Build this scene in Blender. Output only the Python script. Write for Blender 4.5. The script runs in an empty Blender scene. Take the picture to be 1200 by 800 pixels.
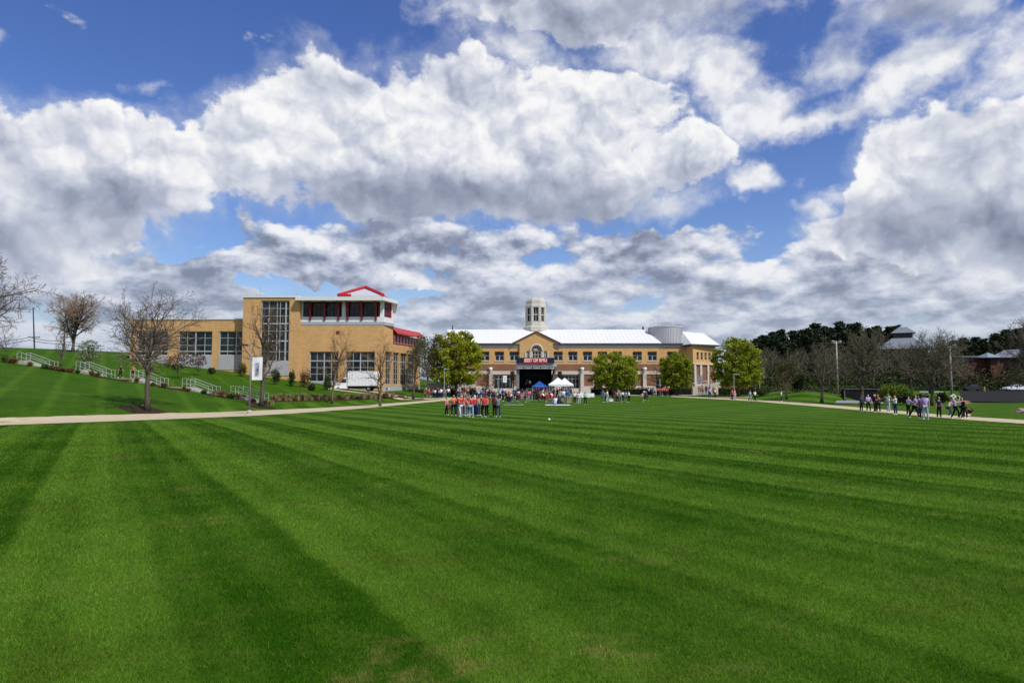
import bpy, bmesh, math, random
import numpy as np
from mathutils import Vector, Matrix

rng = random.Random(7)
C = bpy.context.scene.collection
SC = bpy.context.scene

# ------------------------------------------------------------------ camera
F = 817.0
CAMH = 2.3
PITCH = math.atan(55 / F)
sp, cp = math.sin(PITCH), math.cos(PITCH)

def ray(px, py):
    c, r = (px - 600) / F, (400 - py) / F
    return (c, cp - r * sp, sp + r * cp)

def at(px, py, Y):
    d = ray(px, py)
    k = Y / d[1]
    return Vector((d[0] * k, Y, CAMH + d[2] * k))

def fx(px, Y, py=430):
    return at(px, py, Y).x

def fz(py, Y):
    return at(600, py, Y).z

cam_d = bpy.data.cameras.new('camera')
cam = bpy.data.objects.new('camera', cam_d)
C.objects.link(cam)
cam.location = (0, 0, CAMH)
cam.rotation_euler = (math.pi / 2 + PITCH, 0, 0)
cam_d.sensor_width = 36
cam_d.lens = 36 * F / 1200
cam_d.clip_start = 0.1
cam_d.clip_end = 6000
SC.camera = cam
SC.view_settings.view_transform = 'Standard'
SC.view_settings.look = 'None'
SC.view_settings.gamma = 1
SC.view_settings.exposure = 0
SC.cycles.max_bounces = 6
SC.cycles.transparent_max_bounces = 12

# ------------------------------------------------------------------ node maths
class V:
    """a value socket with arithmetic"""
    def __init__(s, t, sock): s.t, s.s = t, sock
    def m(s, op, b=None, c=None, clamp=False):
        n = s.t.nodes.new('ShaderNodeMath'); n.operation = op; n.use_clamp = clamp
        for i, x in enumerate((s, b, c)):
            if x is None: continue
            if isinstance(x, V): s.t.links.new(x.s, n.inputs[i])
            else: n.inputs[i].default_value = x
        return V(s.t, n.outputs[0])
    def __add__(s, b): return s.m('ADD', b)
    __radd__ = __add__
    def __sub__(s, b): return s.m('SUBTRACT', b)
    def __rsub__(s, b): return (s * -1.0) + b
    def __mul__(s, b): return s.m('MULTIPLY', b)
    __rmul__ = __mul__
    def __truediv__(s, b): return s.m('DIVIDE', b)
    def max(s, b): return s.m('MAXIMUM', b)
    def min(s, b): return s.m('MINIMUM', b)
    def smooth(s, a, b, lo=0.0, hi=1.0):
        n = s.t.nodes.new('ShaderNodeMapRange'); n.interpolation_type = 'SMOOTHSTEP'
        s.t.links.new(s.s, n.inputs[0])
        for i, x in enumerate((a, b, lo, hi)): n.inputs[i + 1].default_value = x
        return V(s.t, n.outputs[0])

def link(t, a, b):
    t.links.new(a.s if isinstance(a, V) else a, b)

def comb(t, x, y, z=0.0):
    n = t.nodes.new('ShaderNodeCombineXYZ')
    for i, v in enumerate((x, y, z)):
        if isinstance(v, V): t.links.new(v.s, n.inputs[i])
        else: n.inputs[i].default_value = v
    return n.outputs[0]

def noise(t, vec, scale, detail=4, rough=0.5, dist=0.0, dim='3D', col=False, lac=2.0):
    n = t.nodes.new('ShaderNodeTexNoise'); n.noise_dimensions = dim
    n.inputs['Scale'].default_value = scale; n.inputs['Detail'].default_value = detail
    n.inputs['Roughness'].default_value = rough; n.inputs['Distortion'].default_value = dist
    n.inputs['Lacunarity'].default_value = lac
    if vec is not None: link(t, vec, n.inputs['Vector'])
    return n.outputs['Color'] if col else V(t, n.outputs[0])

def mixc(t, f, a, b):
    n = t.nodes.new('ShaderNodeMix'); n.data_type = 'RGBA'
    for k, x in ((0, f), (6, a), (7, b)):
        if isinstance(x, V): t.links.new(x.s, n.inputs[k])
        elif isinstance(x, bpy.types.NodeSocket): t.links.new(x, n.inputs[k])
        elif k == 0: n.inputs[k].default_value = x
        else: n.inputs[k].default_value = (*x, 1)
    return n.outputs[2]

def vmath(t, op, a, b):
    n = t.nodes.new('ShaderNodeVectorMath'); n.operation = op
    for i, x in enumerate((a, b)):
        if isinstance(x, bpy.types.NodeSocket): t.links.new(x, n.inputs[i])
        elif isinstance(x, (int, float)): n.inputs[3].default_value = x
        else: n.inputs[i].default_value = x
    return n.outputs[0]

# ------------------------------------------------------------------ sun and sky
SUN = Vector((0.72, -0.69, 0)).normalized()
ELEV = math.radians(52)
SUN = Vector((SUN.x * math.cos(ELEV), SUN.y * math.cos(ELEV), math.sin(ELEV)))
sd = bpy.data.lights.new('sun', 'SUN')
sd.energy = 4.2; sd.angle = math.radians(0.5); sd.color = (1.0, 0.965, 0.90)
so = bpy.data.objects.new('sun', sd); C.objects.link(so)
so.rotation_euler = (-SUN).to_track_quat('-Z', 'Y').to_euler()
so.location = (60, -60, 90)

W = bpy.data.worlds.new('World'); SC.world = W; W.use_nodes = True

def build_sky():
    t = W.node_tree
    t.nodes.clear()
    out = t.nodes.new('ShaderNodeOutputWorld')
    sky = t.nodes.new('ShaderNodeTexSky'); sky.sky_type = 'NISHITA'; sky.sun_disc = False
    sky.sun_elevation = ELEV
    sky.sun_rotation = math.atan2(SUN.x, SUN.y)
    sky.air_density = 1.0; sky.dust_density = 0.6; sky.ozone_density = 1.8
    bg = t.nodes.new('ShaderNodeBackground'); bg.inputs[1].default_value = 0.10
    hs = t.nodes.new('ShaderNodeHueSaturation'); hs.inputs['Saturation'].default_value = SKY_SAT; hs.inputs['Value'].default_value = SKY_VAL; hs.inputs['Hue'].default_value = 0.52
    t.links.new(sky.outputs[0], hs.inputs['Color']); t.links.new(hs.outputs[0], bg.inputs[0])

    tc = t.nodes.new('ShaderNodeTexCoord')
    sx = t.nodes.new('ShaderNodeSeparateXYZ'); t.links.new(tc.outputs['Generated'], sx.inputs[0])
    x, y, z = (V(t, o) for o in sx.outputs)
    az = x.m('ARCTAN2', y)
    hyp = (x * x + y * y).m('SQRT').max(0.0001)
    tan = z / hyp
    U = 1 / 0.1224
    a, e = az * U, tan.min(6.0) * U            # one unit = the arc 100 px of the photograph spans
    p = comb(t, a, e)
    def up(px, py):
        d = ray(px, py)
        return math.atan2(d[0], d[1]) * U, d[2] / math.hypot(d[0], d[1]) * U
    # warp
    w1 = noise(t, p, 0.55, 3, 0.55, col=True)
    w2 = noise(t, p, 2.2, 4, 0.6, col=True)
    off = vmath(t, 'ADD', vmath(t, 'SCALE', vmath(t, 'SUBTRACT', w1, (.5, .5, .5)), 1.1),
                vmath(t, 'SCALE', vmath(t, 'SUBTRACT', w2, (.5, .5, .5)), 0.55))
    pw = vmath(t, 'ADD', p, off)
    s2 = t.nodes.new('ShaderNodeSeparateXYZ'); t.links.new(pw, s2.inputs[0])
    wx, wy = V(t, s2.outputs[0]), V(t, s2.outputs[1])
    def field(blobs, gx, gy):
        acc = None
        for (px, py, rx, ru, rd, *wt) in blobs:
            cx, cy = up(px, py)
            dx = (gx - cx) * (100.0 / rx)
            dy = gy - cy
            dy = (dy * (100.0 / ru)).max(dy * (-100.0 / rd))
            d = 1.0 - (dx * dx + dy * dy).m('SQRT')
            if wt: d = d * wt[0]
            acc = d if acc is None else acc.m('SMOOTH_MAX', d, 0.18)
        return acc
    clouds = [(385, 112, 95, 74, 120), (330, 160, 95, 70, 90), (430, 170, 130, 90, 95), (500, 150, 120, 92, 110), (565, 125, 100, 74, 110), (660, 140, 120, 78, 110),
              (480, 212, 225, 80, 68), (620, 210, 175, 82, 72), (720, 122, 90, 48, 55), (790, 190, 72, 48, 58), (262, 190, 75, 45, 45), (700, 225, 90, 50, 42),
              (50, 225, 150, 78, 72), (140, 205, 110, 58, 58), (-40, 190, 120, 50, 105), (205, 192, 75, 40, 30), (115, 250, 45, 40, 40),
              (690, 0, 150, 90, 66), (600, -20, 70, 40, 45),
              (1150, 190, 120, 74, 115), (1065, 225, 88, 50, 75), (1220, 165, 120, 60, 150), (1015, 260, 70, 30, 40)]
    wispy = [(810, -20, 140, 85, 80), (590, -10, 130, 70, 80), (760, 55, 110, 50, 50), (845, 80, 55, 70, 62), (890, 125, 75, 48, 50), (970, 132, 95, 26, 30), (1040, 108, 80, 34, 32), (1090, 72, 55, 44, 40), (985, 65, 45, 46, 40, .6), (1100, -10, 130, 62, 70), (1175, 85, 75, 50, 60, .8),
             (883, 211, 40, 26, 24), (955, 236, 40, 14, 18, .7), (985, 217, 32, 16, 18, .6), (770, 243, 70, 30, 36, .8), (600, 60, 90, 40, 60, .7), (205, 108, 30, 16, 18, .4), (0, 35, 24, 18, 18, .6)]
    B = field(clouds, wx, wy)
    # elsewhere round the horizon (behind and beside the view) broken cloud as well
    side = az.m('ABSOLUTE').smooth(0.70, 0.95)
    Bs = noise(t, p, 0.33, 4, 0.5) * 2.6 - 1.25
    B = B * (1.0 - side) + Bs * side
    def puffs(pp, sc, det=3.0, ro=0.55):
        vor = t.nodes.new('ShaderNodeTexVoronoi'); vor.feature = 'F1'; vor.inputs['Scale'].default_value = sc; vor.voronoi_dimensions = '2D'
        vor.inputs['Detail'].default_value = det; vor.inputs['Roughness'].default_value = ro; vor.inputs['Lacunarity'].default_value = 2.2
        t.links.new(pp, vor.inputs['Vector'])
        return 0.55 - V(t, vor.outputs['Distance'])
    fine = vmath(t, 'SCALE', vmath(t, 'SUBTRACT', w2, (.5, .5, .5)), 0.22)
    pb = vmath(t, 'ADD', p, vmath(t, 'ADD', vmath(t, 'SCALE', off, 0.30), fine))
    LD = (0.06, 0.12, 0)
    fb = noise(t, p, 1.5, 9, 0.60)
    bil = puffs(pb, 1.15, 3.0, 0.48)
    bil_o = puffs(vmath(t, 'ADD', pb, LD), 1.15, 3.0, 0.48)
    D = B + (fb - 0.5) * 0.70 + bil * 0.34
    alpha = D.smooth(-0.02, 0.21)
    fz_ = noise(t, vmath(t, 'ADD', p, (0, 0, 5)), 1.9, 8, 0.60, 0.2)
    Wd = field(wispy, wx, wy) + (fz_ - 0.5) * 1.5 + (fb - 0.5) * 0.5
    walpha = Wd.smooth(-0.05, 0.75) * 0.92 * (1.0 - side)
    alpha = alpha.max(D.smooth(-0.25, 0.2) * 0.30).max(walpha)
    # shaded bases
    shades = [(550, 248, 270, 46, 60, 1.15), (400, 246, 110, 36, 40, .8), (650, 238, 140, 40, 45, .8), (30, 278, 150, 56, 55, .42), (140, 252, 80, 28, 36, .4),
              (690, 15, 150, 50, 45, .55), (800, -5, 110, 45, 40, .5), (590, -10, 70, 45, 40, .45), (1100, 5, 120, 34, 35, .45), (1105, 252, 100, 40, 55, .55), (1210, 288, 90, 56, 60, .55)]
    S = field(shades, wx, wy + (fb - 0.5) * 0.30)
    S = (S + (bil - 0.1) * -0.22).smooth(-0.42, 0.80)
    S = S * (1.0 - side) + Bs.smooth(0.1, 0.9) * side
    rel = (bil - bil_o) * 1.9
    def bill(pp):
        return noise(t, pp, 0.95, 4, 0.50)
    r = bill(p) - bill(vmath(t, 'ADD', p, (0.12, 0.26, 0)))
    lum = 0.82 - S * 0.40 + r * 0.80 + rel * (0.25 - S * 0.19) + (bil - 0.1) * (0.14 - S * 0.07) + D.smooth(0.40, 0.05) * (0.10 - S * 0.05)
    lum = lum.m('SMOOTH_MAX', 0.20, 0.1).m('SMOOTH_MIN', 0.95, 0.12)
    tint = mixc(t, (1.0 - lum * 1.1).max(0.0), (1.0, 1.0, 1.01), (0.70, 0.88, 1.36))
    ccol = vmath(t, 'MULTIPLY', tint, comb(t, lum, lum, lum))
    # ---- the low broken deck that runs to the horizon: rows of small cumulus, smaller and flatter with distance
    far = e.smooth(1.5, 0.5)
    def deck(du, dv):
        qa = comb(t, a * 0.80 + du, e * 1.65 + dv * 1.2, 2.0)
        qb = comb(t, a * 1.1 + du * 1.4, e * 3.0 + dv * 2.2, 5.0)
        n = noise(t, qa, 1.1, 7, 0.55, 0.15) * (1.0 - far) + noise(t, qb, 1.15, 7, 0.56, 0.15) * far
        pa = vmath(t, 'ADD', comb(t, a + du, e * 1.45 + dv * 1.3), fine)
        pc = vmath(t, 'ADD', comb(t, a * 1.5 + du * 1.5, e * 3.3 + dv * 2.4), fine)
        return n, puffs(pa, 1.45, 3.0, 0.50) * (1.0 - far) + puffs(pc, 1.25, 3.0, 0.50) * far
    n2, b2 = deck(0.0, 0.0)
    n2o, b2o = deck(0.04, 0.15)
    cover = tan.smooth(0.33, 0.17) * 0.86 - 0.36
    D2 = (n2 - 0.5) * 2.3 + cover + (b2 - 0.1) * 0.55
    gap = field([(205, 262, 70, 38, 42), (345, 328, 60, 12, 14), (800, 248, 120, 22, 30), (905, 190, 220, 60, 66), (450, 345, 60, 8, 12)], wx, wy)
    D2 = D2 - gap.smooth(-0.25, 0.4) * 0.80
    al2 = D2.smooth(-0.14, 0.16).max(e.smooth(1.25, 0.3) * 0.95)
    r2 = (n2 - n2o) * 1.7 + (b2 - b2o) * 0.45
    S2 = ((n2o - 0.5) * 2.2 + 0.5).smooth(0.30, 0.80)
    lum2 = (0.73 - S2 * 0.29 + r2 * 0.85 + (b2 - 0.1) * 0.16).m('SMOOTH_MAX', 0.26, 0.1).m('SMOOTH_MIN', 0.90, 0.1)
    lowhaze = e.smooth(0.9, 0.1) * 0.45
    lum2 = lum2 * (1.0 - lowhaze) + lowhaze * 0.52
    tint2 = mixc(t, (1.0 - lum2 * 1.1).max(0.0), (1.0, 1.0, 1.02), (0.72, 0.90, 1.38))
    c2 = vmath(t, 'MULTIPLY', tint2, comb(t, lum2, lum2, lum2))
    c2 = mixc(t, e.smooth(1.5, 0.15) * 0.60, c2, (0.45, 0.52, 0.64))
    def bgnode(c):
        n = t.nodes.new('ShaderNodeBackground'); t.links.new(c, n.inputs[0]); n.inputs[1].default_value = CLOUD
        return n.outputs[0]
    def mixs(f, A, Bq):
        n = t.nodes.new('ShaderNodeMixShader'); link(t, f, n.inputs[0]); t.links.new(A, n.inputs[1]); t.links.new(Bq, n.inputs[2])
        return n.outputs[0]
    above = tan.smooth(-0.01, 0.0)
    m = mixs(al2 * above * 0.97, bg.outputs[0], bgnode(c2))
    m = mixs(alpha * above, m, bgnode(ccol))
    t.links.new(m, out.inputs[0])
    W.cycles.sampling_method = 'MANUAL'; W.cycles.sample_map_resolution = 512

SKY_SAT, SKY_VAL, CLOUD = 1.28, 1.30, 1.0
build_sky()

# ------------------------------------------------------------------ materials
_M = {}
def mat(name, col, rough=0.75, var=0.12, scale=0.8, spec=0.3, metal=0.0, island=0.0, trans=0.0, bump=0.0, stretch=None):
    if name in _M: return _M[name]
    m = bpy.data.materials.new(name); m.use_nodes = True
    t = m.node_tree; b = t.nodes['Principled BSDF']
    b.inputs['Roughness'].default_value = rough
    b.inputs['Specular IOR Level'].default_value = spec
    b.inputs['Metallic'].default_value = metal
    g = t.nodes.new('ShaderNodeNewGeometry')
    f = None
    if var:
        vec = g.outputs['Position']
        if stretch: vec = vmath(t, 'MULTIPLY', vec, stretch)
        n1 = noise(t, vec, scale, 5, 0.6); n2 = noise(t, vec, scale * 6.3, 3, 0.6)
        f = (n1 - 0.5) * (2.6 * var) + (n2 - 0.5) * (1.8 * var) + 1.0
    if island:
        r = V(t, g.outputs['Random Per Island'])
        r = (r - 0.5) * (2 * island) + 1.0
        f = r if f is None else f * r
    if f is None:
        b.inputs['Base Color'].default_value = (*col, 1)
        csock = None
    else:
        csock = vmath(t, 'MULTIPLY', col, comb(t, f, f, f * 0.97 + 0.03))
        t.links.new(csock, b.inputs['Base Color'])
    if bump:
        bn = t.nodes.new('ShaderNodeBump'); bn.inputs['Strength'].default_value = bump; bn.inputs['Distance'].default_value = 0.05
        link(t, noise(t, g.outputs['Position'], scale * 8, 4, 0.6), bn.inputs['Height']); t.links.new(bn.outputs[0], b.inputs['Normal'])
    if trans:
        tr = t.nodes.new('ShaderNodeBsdfTranslucent')
        if csock is not None: t.links.new(csock, tr.inputs[0])
        else: tr.inputs[0].default_value = (*col, 1)
        mx = t.nodes.new('ShaderNodeMixShader'); mx.inputs[0].default_value = trans
        t.links.new(b.outputs[0], mx.inputs[1]); t.links.new(tr.outputs[0], mx.inputs[2])
        t.links.new(mx.outputs[0], t.nodes['Material Output'].inputs[0])
    _M[name] = m
    return m

def brick_mat(name, c1, c2, mortar, bw=0.6, bh=0.2):
    m = bpy.data.materials.new(name); m.use_nodes = True
    t = m.node_tree; b = t.nodes['Principled BSDF']; b.inputs['Roughness'].default_value = 0.85; b.inputs['Specular IOR Level'].default_value = 0.2
    g = t.nodes.new('ShaderNodeNewGeometry'); s = t.nodes.new('ShaderNodeSeparateXYZ'); t.links.new(g.outputs['Position'], s.inputs[0])
    x, y, z = (V(t, o) for o in s.outputs)
    vec = comb(t, x + y, z, 0.0)
    br = t.nodes.new('ShaderNodeTexBrick'); t.links.new(vec, br.inputs['Vector'])
    br.inputs['Color1'].default_value = (*c1, 1); br.inputs['Color2'].default_value = (*c2, 1); br.inputs['Mortar'].default_value = (*mortar, 1)
    br.inputs['Scale'].default_value = 1.0; br.inputs['Brick Width'].default_value = bw; br.inputs['Row Height'].default_value = bh; br.inputs['Mortar Size'].default_value = 0.012
    n1 = noise(t, vmath(t, 'MULTIPLY', g.outputs['Position'], (1, 1, 0.35)), 0.45, 5, 0.6)
    n2 = noise(t, g.outputs['Position'], 2.7, 3, 0.6)
    f = (n1 - 0.5) * 0.42 + (n2 - 0.5) * 0.22 + 1.0
    t.links.new(vmath(t, 'MULTIPLY', br.outputs['Color'], comb(t, f, f, f)), b.inputs['Base Color'])
    _M[name] = m
    return m

def glass_mat(name, col, rough=0.06, spec=0.22):
    """window glass with the uneven darks of a dim room put into its colour"""
    m = bpy.data.materials.new(name); m.use_nodes = True
    t = m.node_tree; b = t.nodes['Principled BSDF']; b.inputs['Roughness'].default_value = rough; b.inputs['Specular IOR Level'].default_value = spec
    g = t.nodes.new('ShaderNodeNewGeometry')
    n = noise(t, vmath(t, 'MULTIPLY', g.outputs['Position'], (0.8, 0.8, 0.6)), 0.9, 3, 0.6).smooth(0.35, 0.7, 0.5, 1.9)
    t.links.new(vmath(t, 'MULTIPLY', col, comb(t, n, n, n)), b.inputs['Base Color'])
    bn = t.nodes.new('ShaderNodeBump'); bn.inputs['Strength'].default_value = 0.15; bn.inputs['Distance'].default_value = 0.2
    link(t, noise(t, g.outputs['Position'], 0.5, 2, 0.5), bn.inputs['Height']); t.links.new(bn.outputs[0], b.inputs['Normal'])
    _M[name] = m
    return m

# ------------------------------------------------------------------ mesh building
class MB:
    def __init__(s): s.v, s.f, s.mi = [], [], []
    def add(s, vs, fs, mi=0):
        o = len(s.v); s.v += [tuple(v) for v in vs]; s.f += [tuple(i + o for i in f) for f in fs]; s.mi += [mi] * len(fs)
        return s
    def box(s, x0, x1, y0, y1, z0, z1, mi=0):
        return s.add([(x0, y0, z0), (x1, y0, z0), (x1, y1, z0), (x0, y1, z0), (x0, y0, z1), (x1, y0, z1), (x1, y1, z1), (x0, y1, z1)],
                     [(3, 2, 1, 0), (4, 5, 6, 7), (0, 1, 5, 4), (1, 2, 6, 5), (2, 3, 7, 6), (3, 0, 4, 7)], mi)
    def obox(s, O, d, u0, u1, n0, n1, z0, z1, mi=0):
        """a box in the frame of a facade: u along direction d, n outwards (right of d)"""
        nx, ny = d[1], -d[0]
        P = lambda u, n, z: (O[0] + d[0] * u + nx * n, O[1] + d[1] * u + ny * n, z)
        return s.add([P(u0, n1, z0), P(u1, n1, z0), P(u1, n0, z0), P(u0, n0, z0), P(u0, n1, z1), P(u1, n1, z1), P(u1, n0, z1), P(u0, n0, z1)],
                     [(3, 2, 1, 0), (4, 5, 6, 7), (0, 1, 5, 4), (1, 2, 6, 5), (2, 3, 7, 6), (3, 0, 4, 7)], mi)
    def prism(s, pts, z0, z1, mi=0, top=None):
        """a footprint pulled up from z0 to z1 (pts anticlockwise from above)"""
        n = len(pts); zt = top or [z1] * n
        return s.add([(x, y, z0) for x, y in pts] + [(p[0], p[1], z) for p, z in zip(pts, zt)],
                     [tuple(range(n))[::-1], tuple(range(n, 2 * n))] + [(i, (i + 1) % n, n + (i + 1) % n, n + i) for i in range(n)], mi)
    def tube(s, pts, rs, n=6, cap=True, mi=0):
        pts = [Vector(p) for p in pts]; k = len(pts)
        if not hasattr(rs, '__len__'): rs = [rs] * k
        vs, fs = [], []
        d0 = (pts[1] - pts[0]).normalized()
        ref = Vector((0, 0, 1)) if abs(d0.z) < 0.9 else Vector((1, 0, 0))
        a = d0.cross(ref).normalized()
        for i, p in enumerate(pts):
            d = (pts[min(i + 1, k - 1)] - pts[max(i - 1, 0)])
            if d.length < 1e-9: d = d0.copy()
            d.normalize()
            a = (a - d * a.dot(d)).normalized(); b = d.cross(a)
            for j in range(n):
                th = 2 * math.pi * j / n
                vs.append(p + (a * math.cos(th) + b * math.sin(th)) * rs[i])
        for i in range(k - 1):
            for j in range(n):
                fs.append((i * n + j, i * n + (j + 1) % n, (i + 1) * n + (j + 1) % n, (i + 1) * n + j))
        if cap: fs += [tuple(range(n))[::-1], tuple(range((k - 1) * n, k * n))]
        return s.add(vs, fs, mi)
    def lathe(s, prof, c=(0, 0, 0), n=16, mi=0, rot=0.0):
        vs, fs = [], []
        for r, z in prof:
            for j in range(n):
                th = 2 * math.pi * j / n + rot; vs.append((c[0] + r * math.cos(th), c[1] + r * math.sin(th), c[2] + z))
        for i in range(len(prof) - 1):
            for j in range(n): fs.append((i * n + j, i * n + (j + 1) % n, (i + 1) * n + (j + 1) % n, (i + 1) * n + j))
        fs += [tuple(range(n))[::-1], tuple(range((len(prof) - 1) * n, len(prof) * n))]
        return s.add(vs, fs, mi)
    def mesh(s, name, mats, smooth=False):
        me = bpy.data.meshes.new(name); me.from_pydata(s.v, [], s.f)
        for m in (mats if isinstance(mats, (list, tuple)) else [mats]): me.materials.append(m)
        if len(me.materials) > 1: me.polygons.foreach_set('material_index', s.mi)
        if smooth: me.polygons.foreach_set('use_smooth', [True] * len(s.f))
        me.update()
        return me
    def build(s, name, mats, parent=None, smooth=False):
        """link as ONE object; world coordinates are kept under the parent's offset"""
        return obj(name, s.mesh(name, mats, smooth), parent)

def obj(name, me, parent=None, world=True):
    o = bpy.data.objects.new(name, me); C.objects.link(o)
    if parent is not None:
        o.parent = parent
        if world:
            q = parent; M = Matrix.Identity(4)
            while q is not None: M = q.matrix_basis @ M; q = q.parent
            o.matrix_basis = M.inverted()
    return o

def tag(o, label, cat, group=None):
    o['label'] = label; o['category'] = cat
    if group: o['group'] = group
    return o

def thing(name, label, cat, loc=(0, 0, 0), rz=0.0, group=None):
    o = bpy.data.objects.new(name, None); C.objects.link(o); o.location = loc; o.rotation_euler = (0, 0, rz); o.empty_display_size = 0.2
    return tag(o, label, cat, group)

def dup(root, loc, rz=0.0, scale=1.0, label=None, group=None):
    r = root.copy(); C.objects.link(r); r.location = loc; r.rotation_euler = (0, 0, rz)
    r.scale = (scale,) * 3 if not hasattr(scale, '__len__') else scale
    if label: r['label'] = label
    if group: r['group'] = group
    for ch in list(root.children):
        c = ch.copy(); C.objects.link(c); c.parent = r
        for g in ch.children:
            d = g.copy(); C.objects.link(d); d.parent = c
    return r

def struct(o):
    o['kind'] = 'structure'; return o

def text_mesh(s, size, extrude=0.01, offset=0.0):
    cu = bpy.data.curves.new('letters', 'FONT'); cu.body = s; cu.size = size; cu.extrude = extrude; cu.offset = offset
    cu.align_x = 'CENTER'; cu.align_y = 'CENTER'
    o = bpy.data.objects.new('letters', cu); C.objects.link(o)
    bpy.context.view_layer.update()
    me = bpy.data.meshes.new_from_object(o.evaluated_get(bpy.context.evaluated_depsgraph_get()))
    bpy.data.objects.remove(o); bpy.data.curves.remove(cu)
    return me

# ------------------------------------------------------------------ the lie of the land
def sst(a, b, x):
    u = np.clip((x - a) / (b - a), 0, 1); return u * u * (3 - 2 * u)

def H(X, Y):
    X = np.asarray(X, float); Y = np.asarray(Y, float)
    z = np.interp(Y, [-50, 70, 100, 122, 145, 200, 400], [0, 0, .3, .75, 1.2, 1.5, 1.5])
    x0 = -34.5 + .271 * (np.minimum(Y, 140) - 47)
    s = (x0 - X) * .965
    sc = np.where(s > 56, 56 + 12 * (1 - np.exp(-(np.maximum(s, 56) - 56) / 12)), np.maximum(s, 0))
    z = z + .13 * sc + .3 * sst(0, 4, s)
    z = z + 4.5 * sst(165, 215, Y) * sst(35, 65, X)
    z = z + .45 * sst(112, 135, Y) * sst(40, 60, X)
    z = z + 1.2 * sst(98, 109, Y) * sst(40, 46, X) * (1 - sst(49.5, 51.5, X)) * (1 - sst(118, 130, Y))
    return z

def h(x, y): return float(H(x, y))

def ground(px, py, y0=3.0, y1=260.0):
    """the spot of ground a pixel of the photograph shows"""
    d = ray(px, py)
    prev = y0
    Y = y0
    while Y < y1:
        p = at(px, py, Y)
        if p.z <= h(p.x, p.y):
            lo, hi = prev, Y
            for _ in range(20):
                mid = (lo + hi) / 2; p = at(px, py, mid)
                if p.z <= h(p.x, p.y): hi = mid
                else: lo = mid
            p = at(px, py, hi); return Vector((p.x, p.y, h(p.x, p.y)))
        prev = Y; Y += 0.5
    p = at(px, py, y1); return Vector((p.x, p.y, h(p.x, p.y)))

def foot(px, Y, sink=0.0):
    x = fx(px, Y, 465); return Vector((x, Y, h(x, Y) - sink))

def ribbon(name, edgeA, edgeB, m, off, cols=4):
    """a sheet between two edges given as points on the ground, following the land"""
    mb = MB(); n = len(edgeA); vs = []; fs = []
    A = []; Bq = []; er = random.Random(n * 7 + int(edgeA[0].y))
    jit = lambda v: Vector((v.x + er.uniform(-.09, .09), v.y + er.uniform(-.05, .05), 0))
    for i in range(n - 1):
        for k in range(8):
            u = k / 8; A.append(jit(edgeA[i].lerp(edgeA[i + 1], u))); Bq.append(jit(edgeB[i].lerp(edgeB[i + 1], u)))
    A.append(edgeA[-1]); Bq.append(edgeB[-1])
    for a, b in zip(A, Bq):
        for c in range(cols + 1):
            p = a.lerp(b, c / cols); vs.append((p.x, p.y, h(p.x, p.y) + off))
    w = cols + 1
    for i in range(len(A) - 1):
        for c in range(cols): fs.append((i * w + c, i * w + c + 1, (i + 1) * w + c + 1, (i + 1) * w + c))
    return mb.add(vs, fs).build(name, m)

# ------------------------------------------------------------------ facades
def facade(mb, O, d, L, z0, z1, openings=(), depth=0.22, mi=0):
    """wall face with real openings: jambs run inwards by depth. Returns nothing; panes are added by window()"""
    us = sorted({0.0, L, *[o[0] for o in openings], *[o[1] for o in openings]})
    zs = sorted({z0, z1, *[o[2] for o in openings], *[o[3] for o in openings]})
    nx, ny = d[1], -d[0]
    P = lambda u, n, z: (O[0] + d[0] * u + nx * n, O[1] + d[1] * u + ny * n, z)
    for i in range(len(us) - 1):
        for j in range(len(zs) - 1):
            um, zm = (us[i] + us[i + 1]) / 2, (zs[j] + zs[j + 1]) / 2
            if any(o[0] < um < o[1] and o[2] < zm < o[3] for o in openings): continue
            mb.add([P(us[i], 0, zs[j]), P(us[i + 1], 0, zs[j]), P(us[i + 1], 0, zs[j + 1]), P(us[i], 0, zs[j + 1])], [(0, 1, 2, 3)], mi)
    for u0, u1, za, zb in [o[:4] for o in openings]:
        mb.add([P(u0, 0, za), P(u1, 0, za), P(u1, 0, zb), P(u0, 0, zb), P(u0, -depth, za), P(u1, -depth, za), P(u1, -depth, zb), P(u0, -depth, zb)],
               [(0, 4, 5, 1), (1, 5, 6, 2), (2, 6, 7, 3), (3, 7, 4, 0)], mi)

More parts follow.
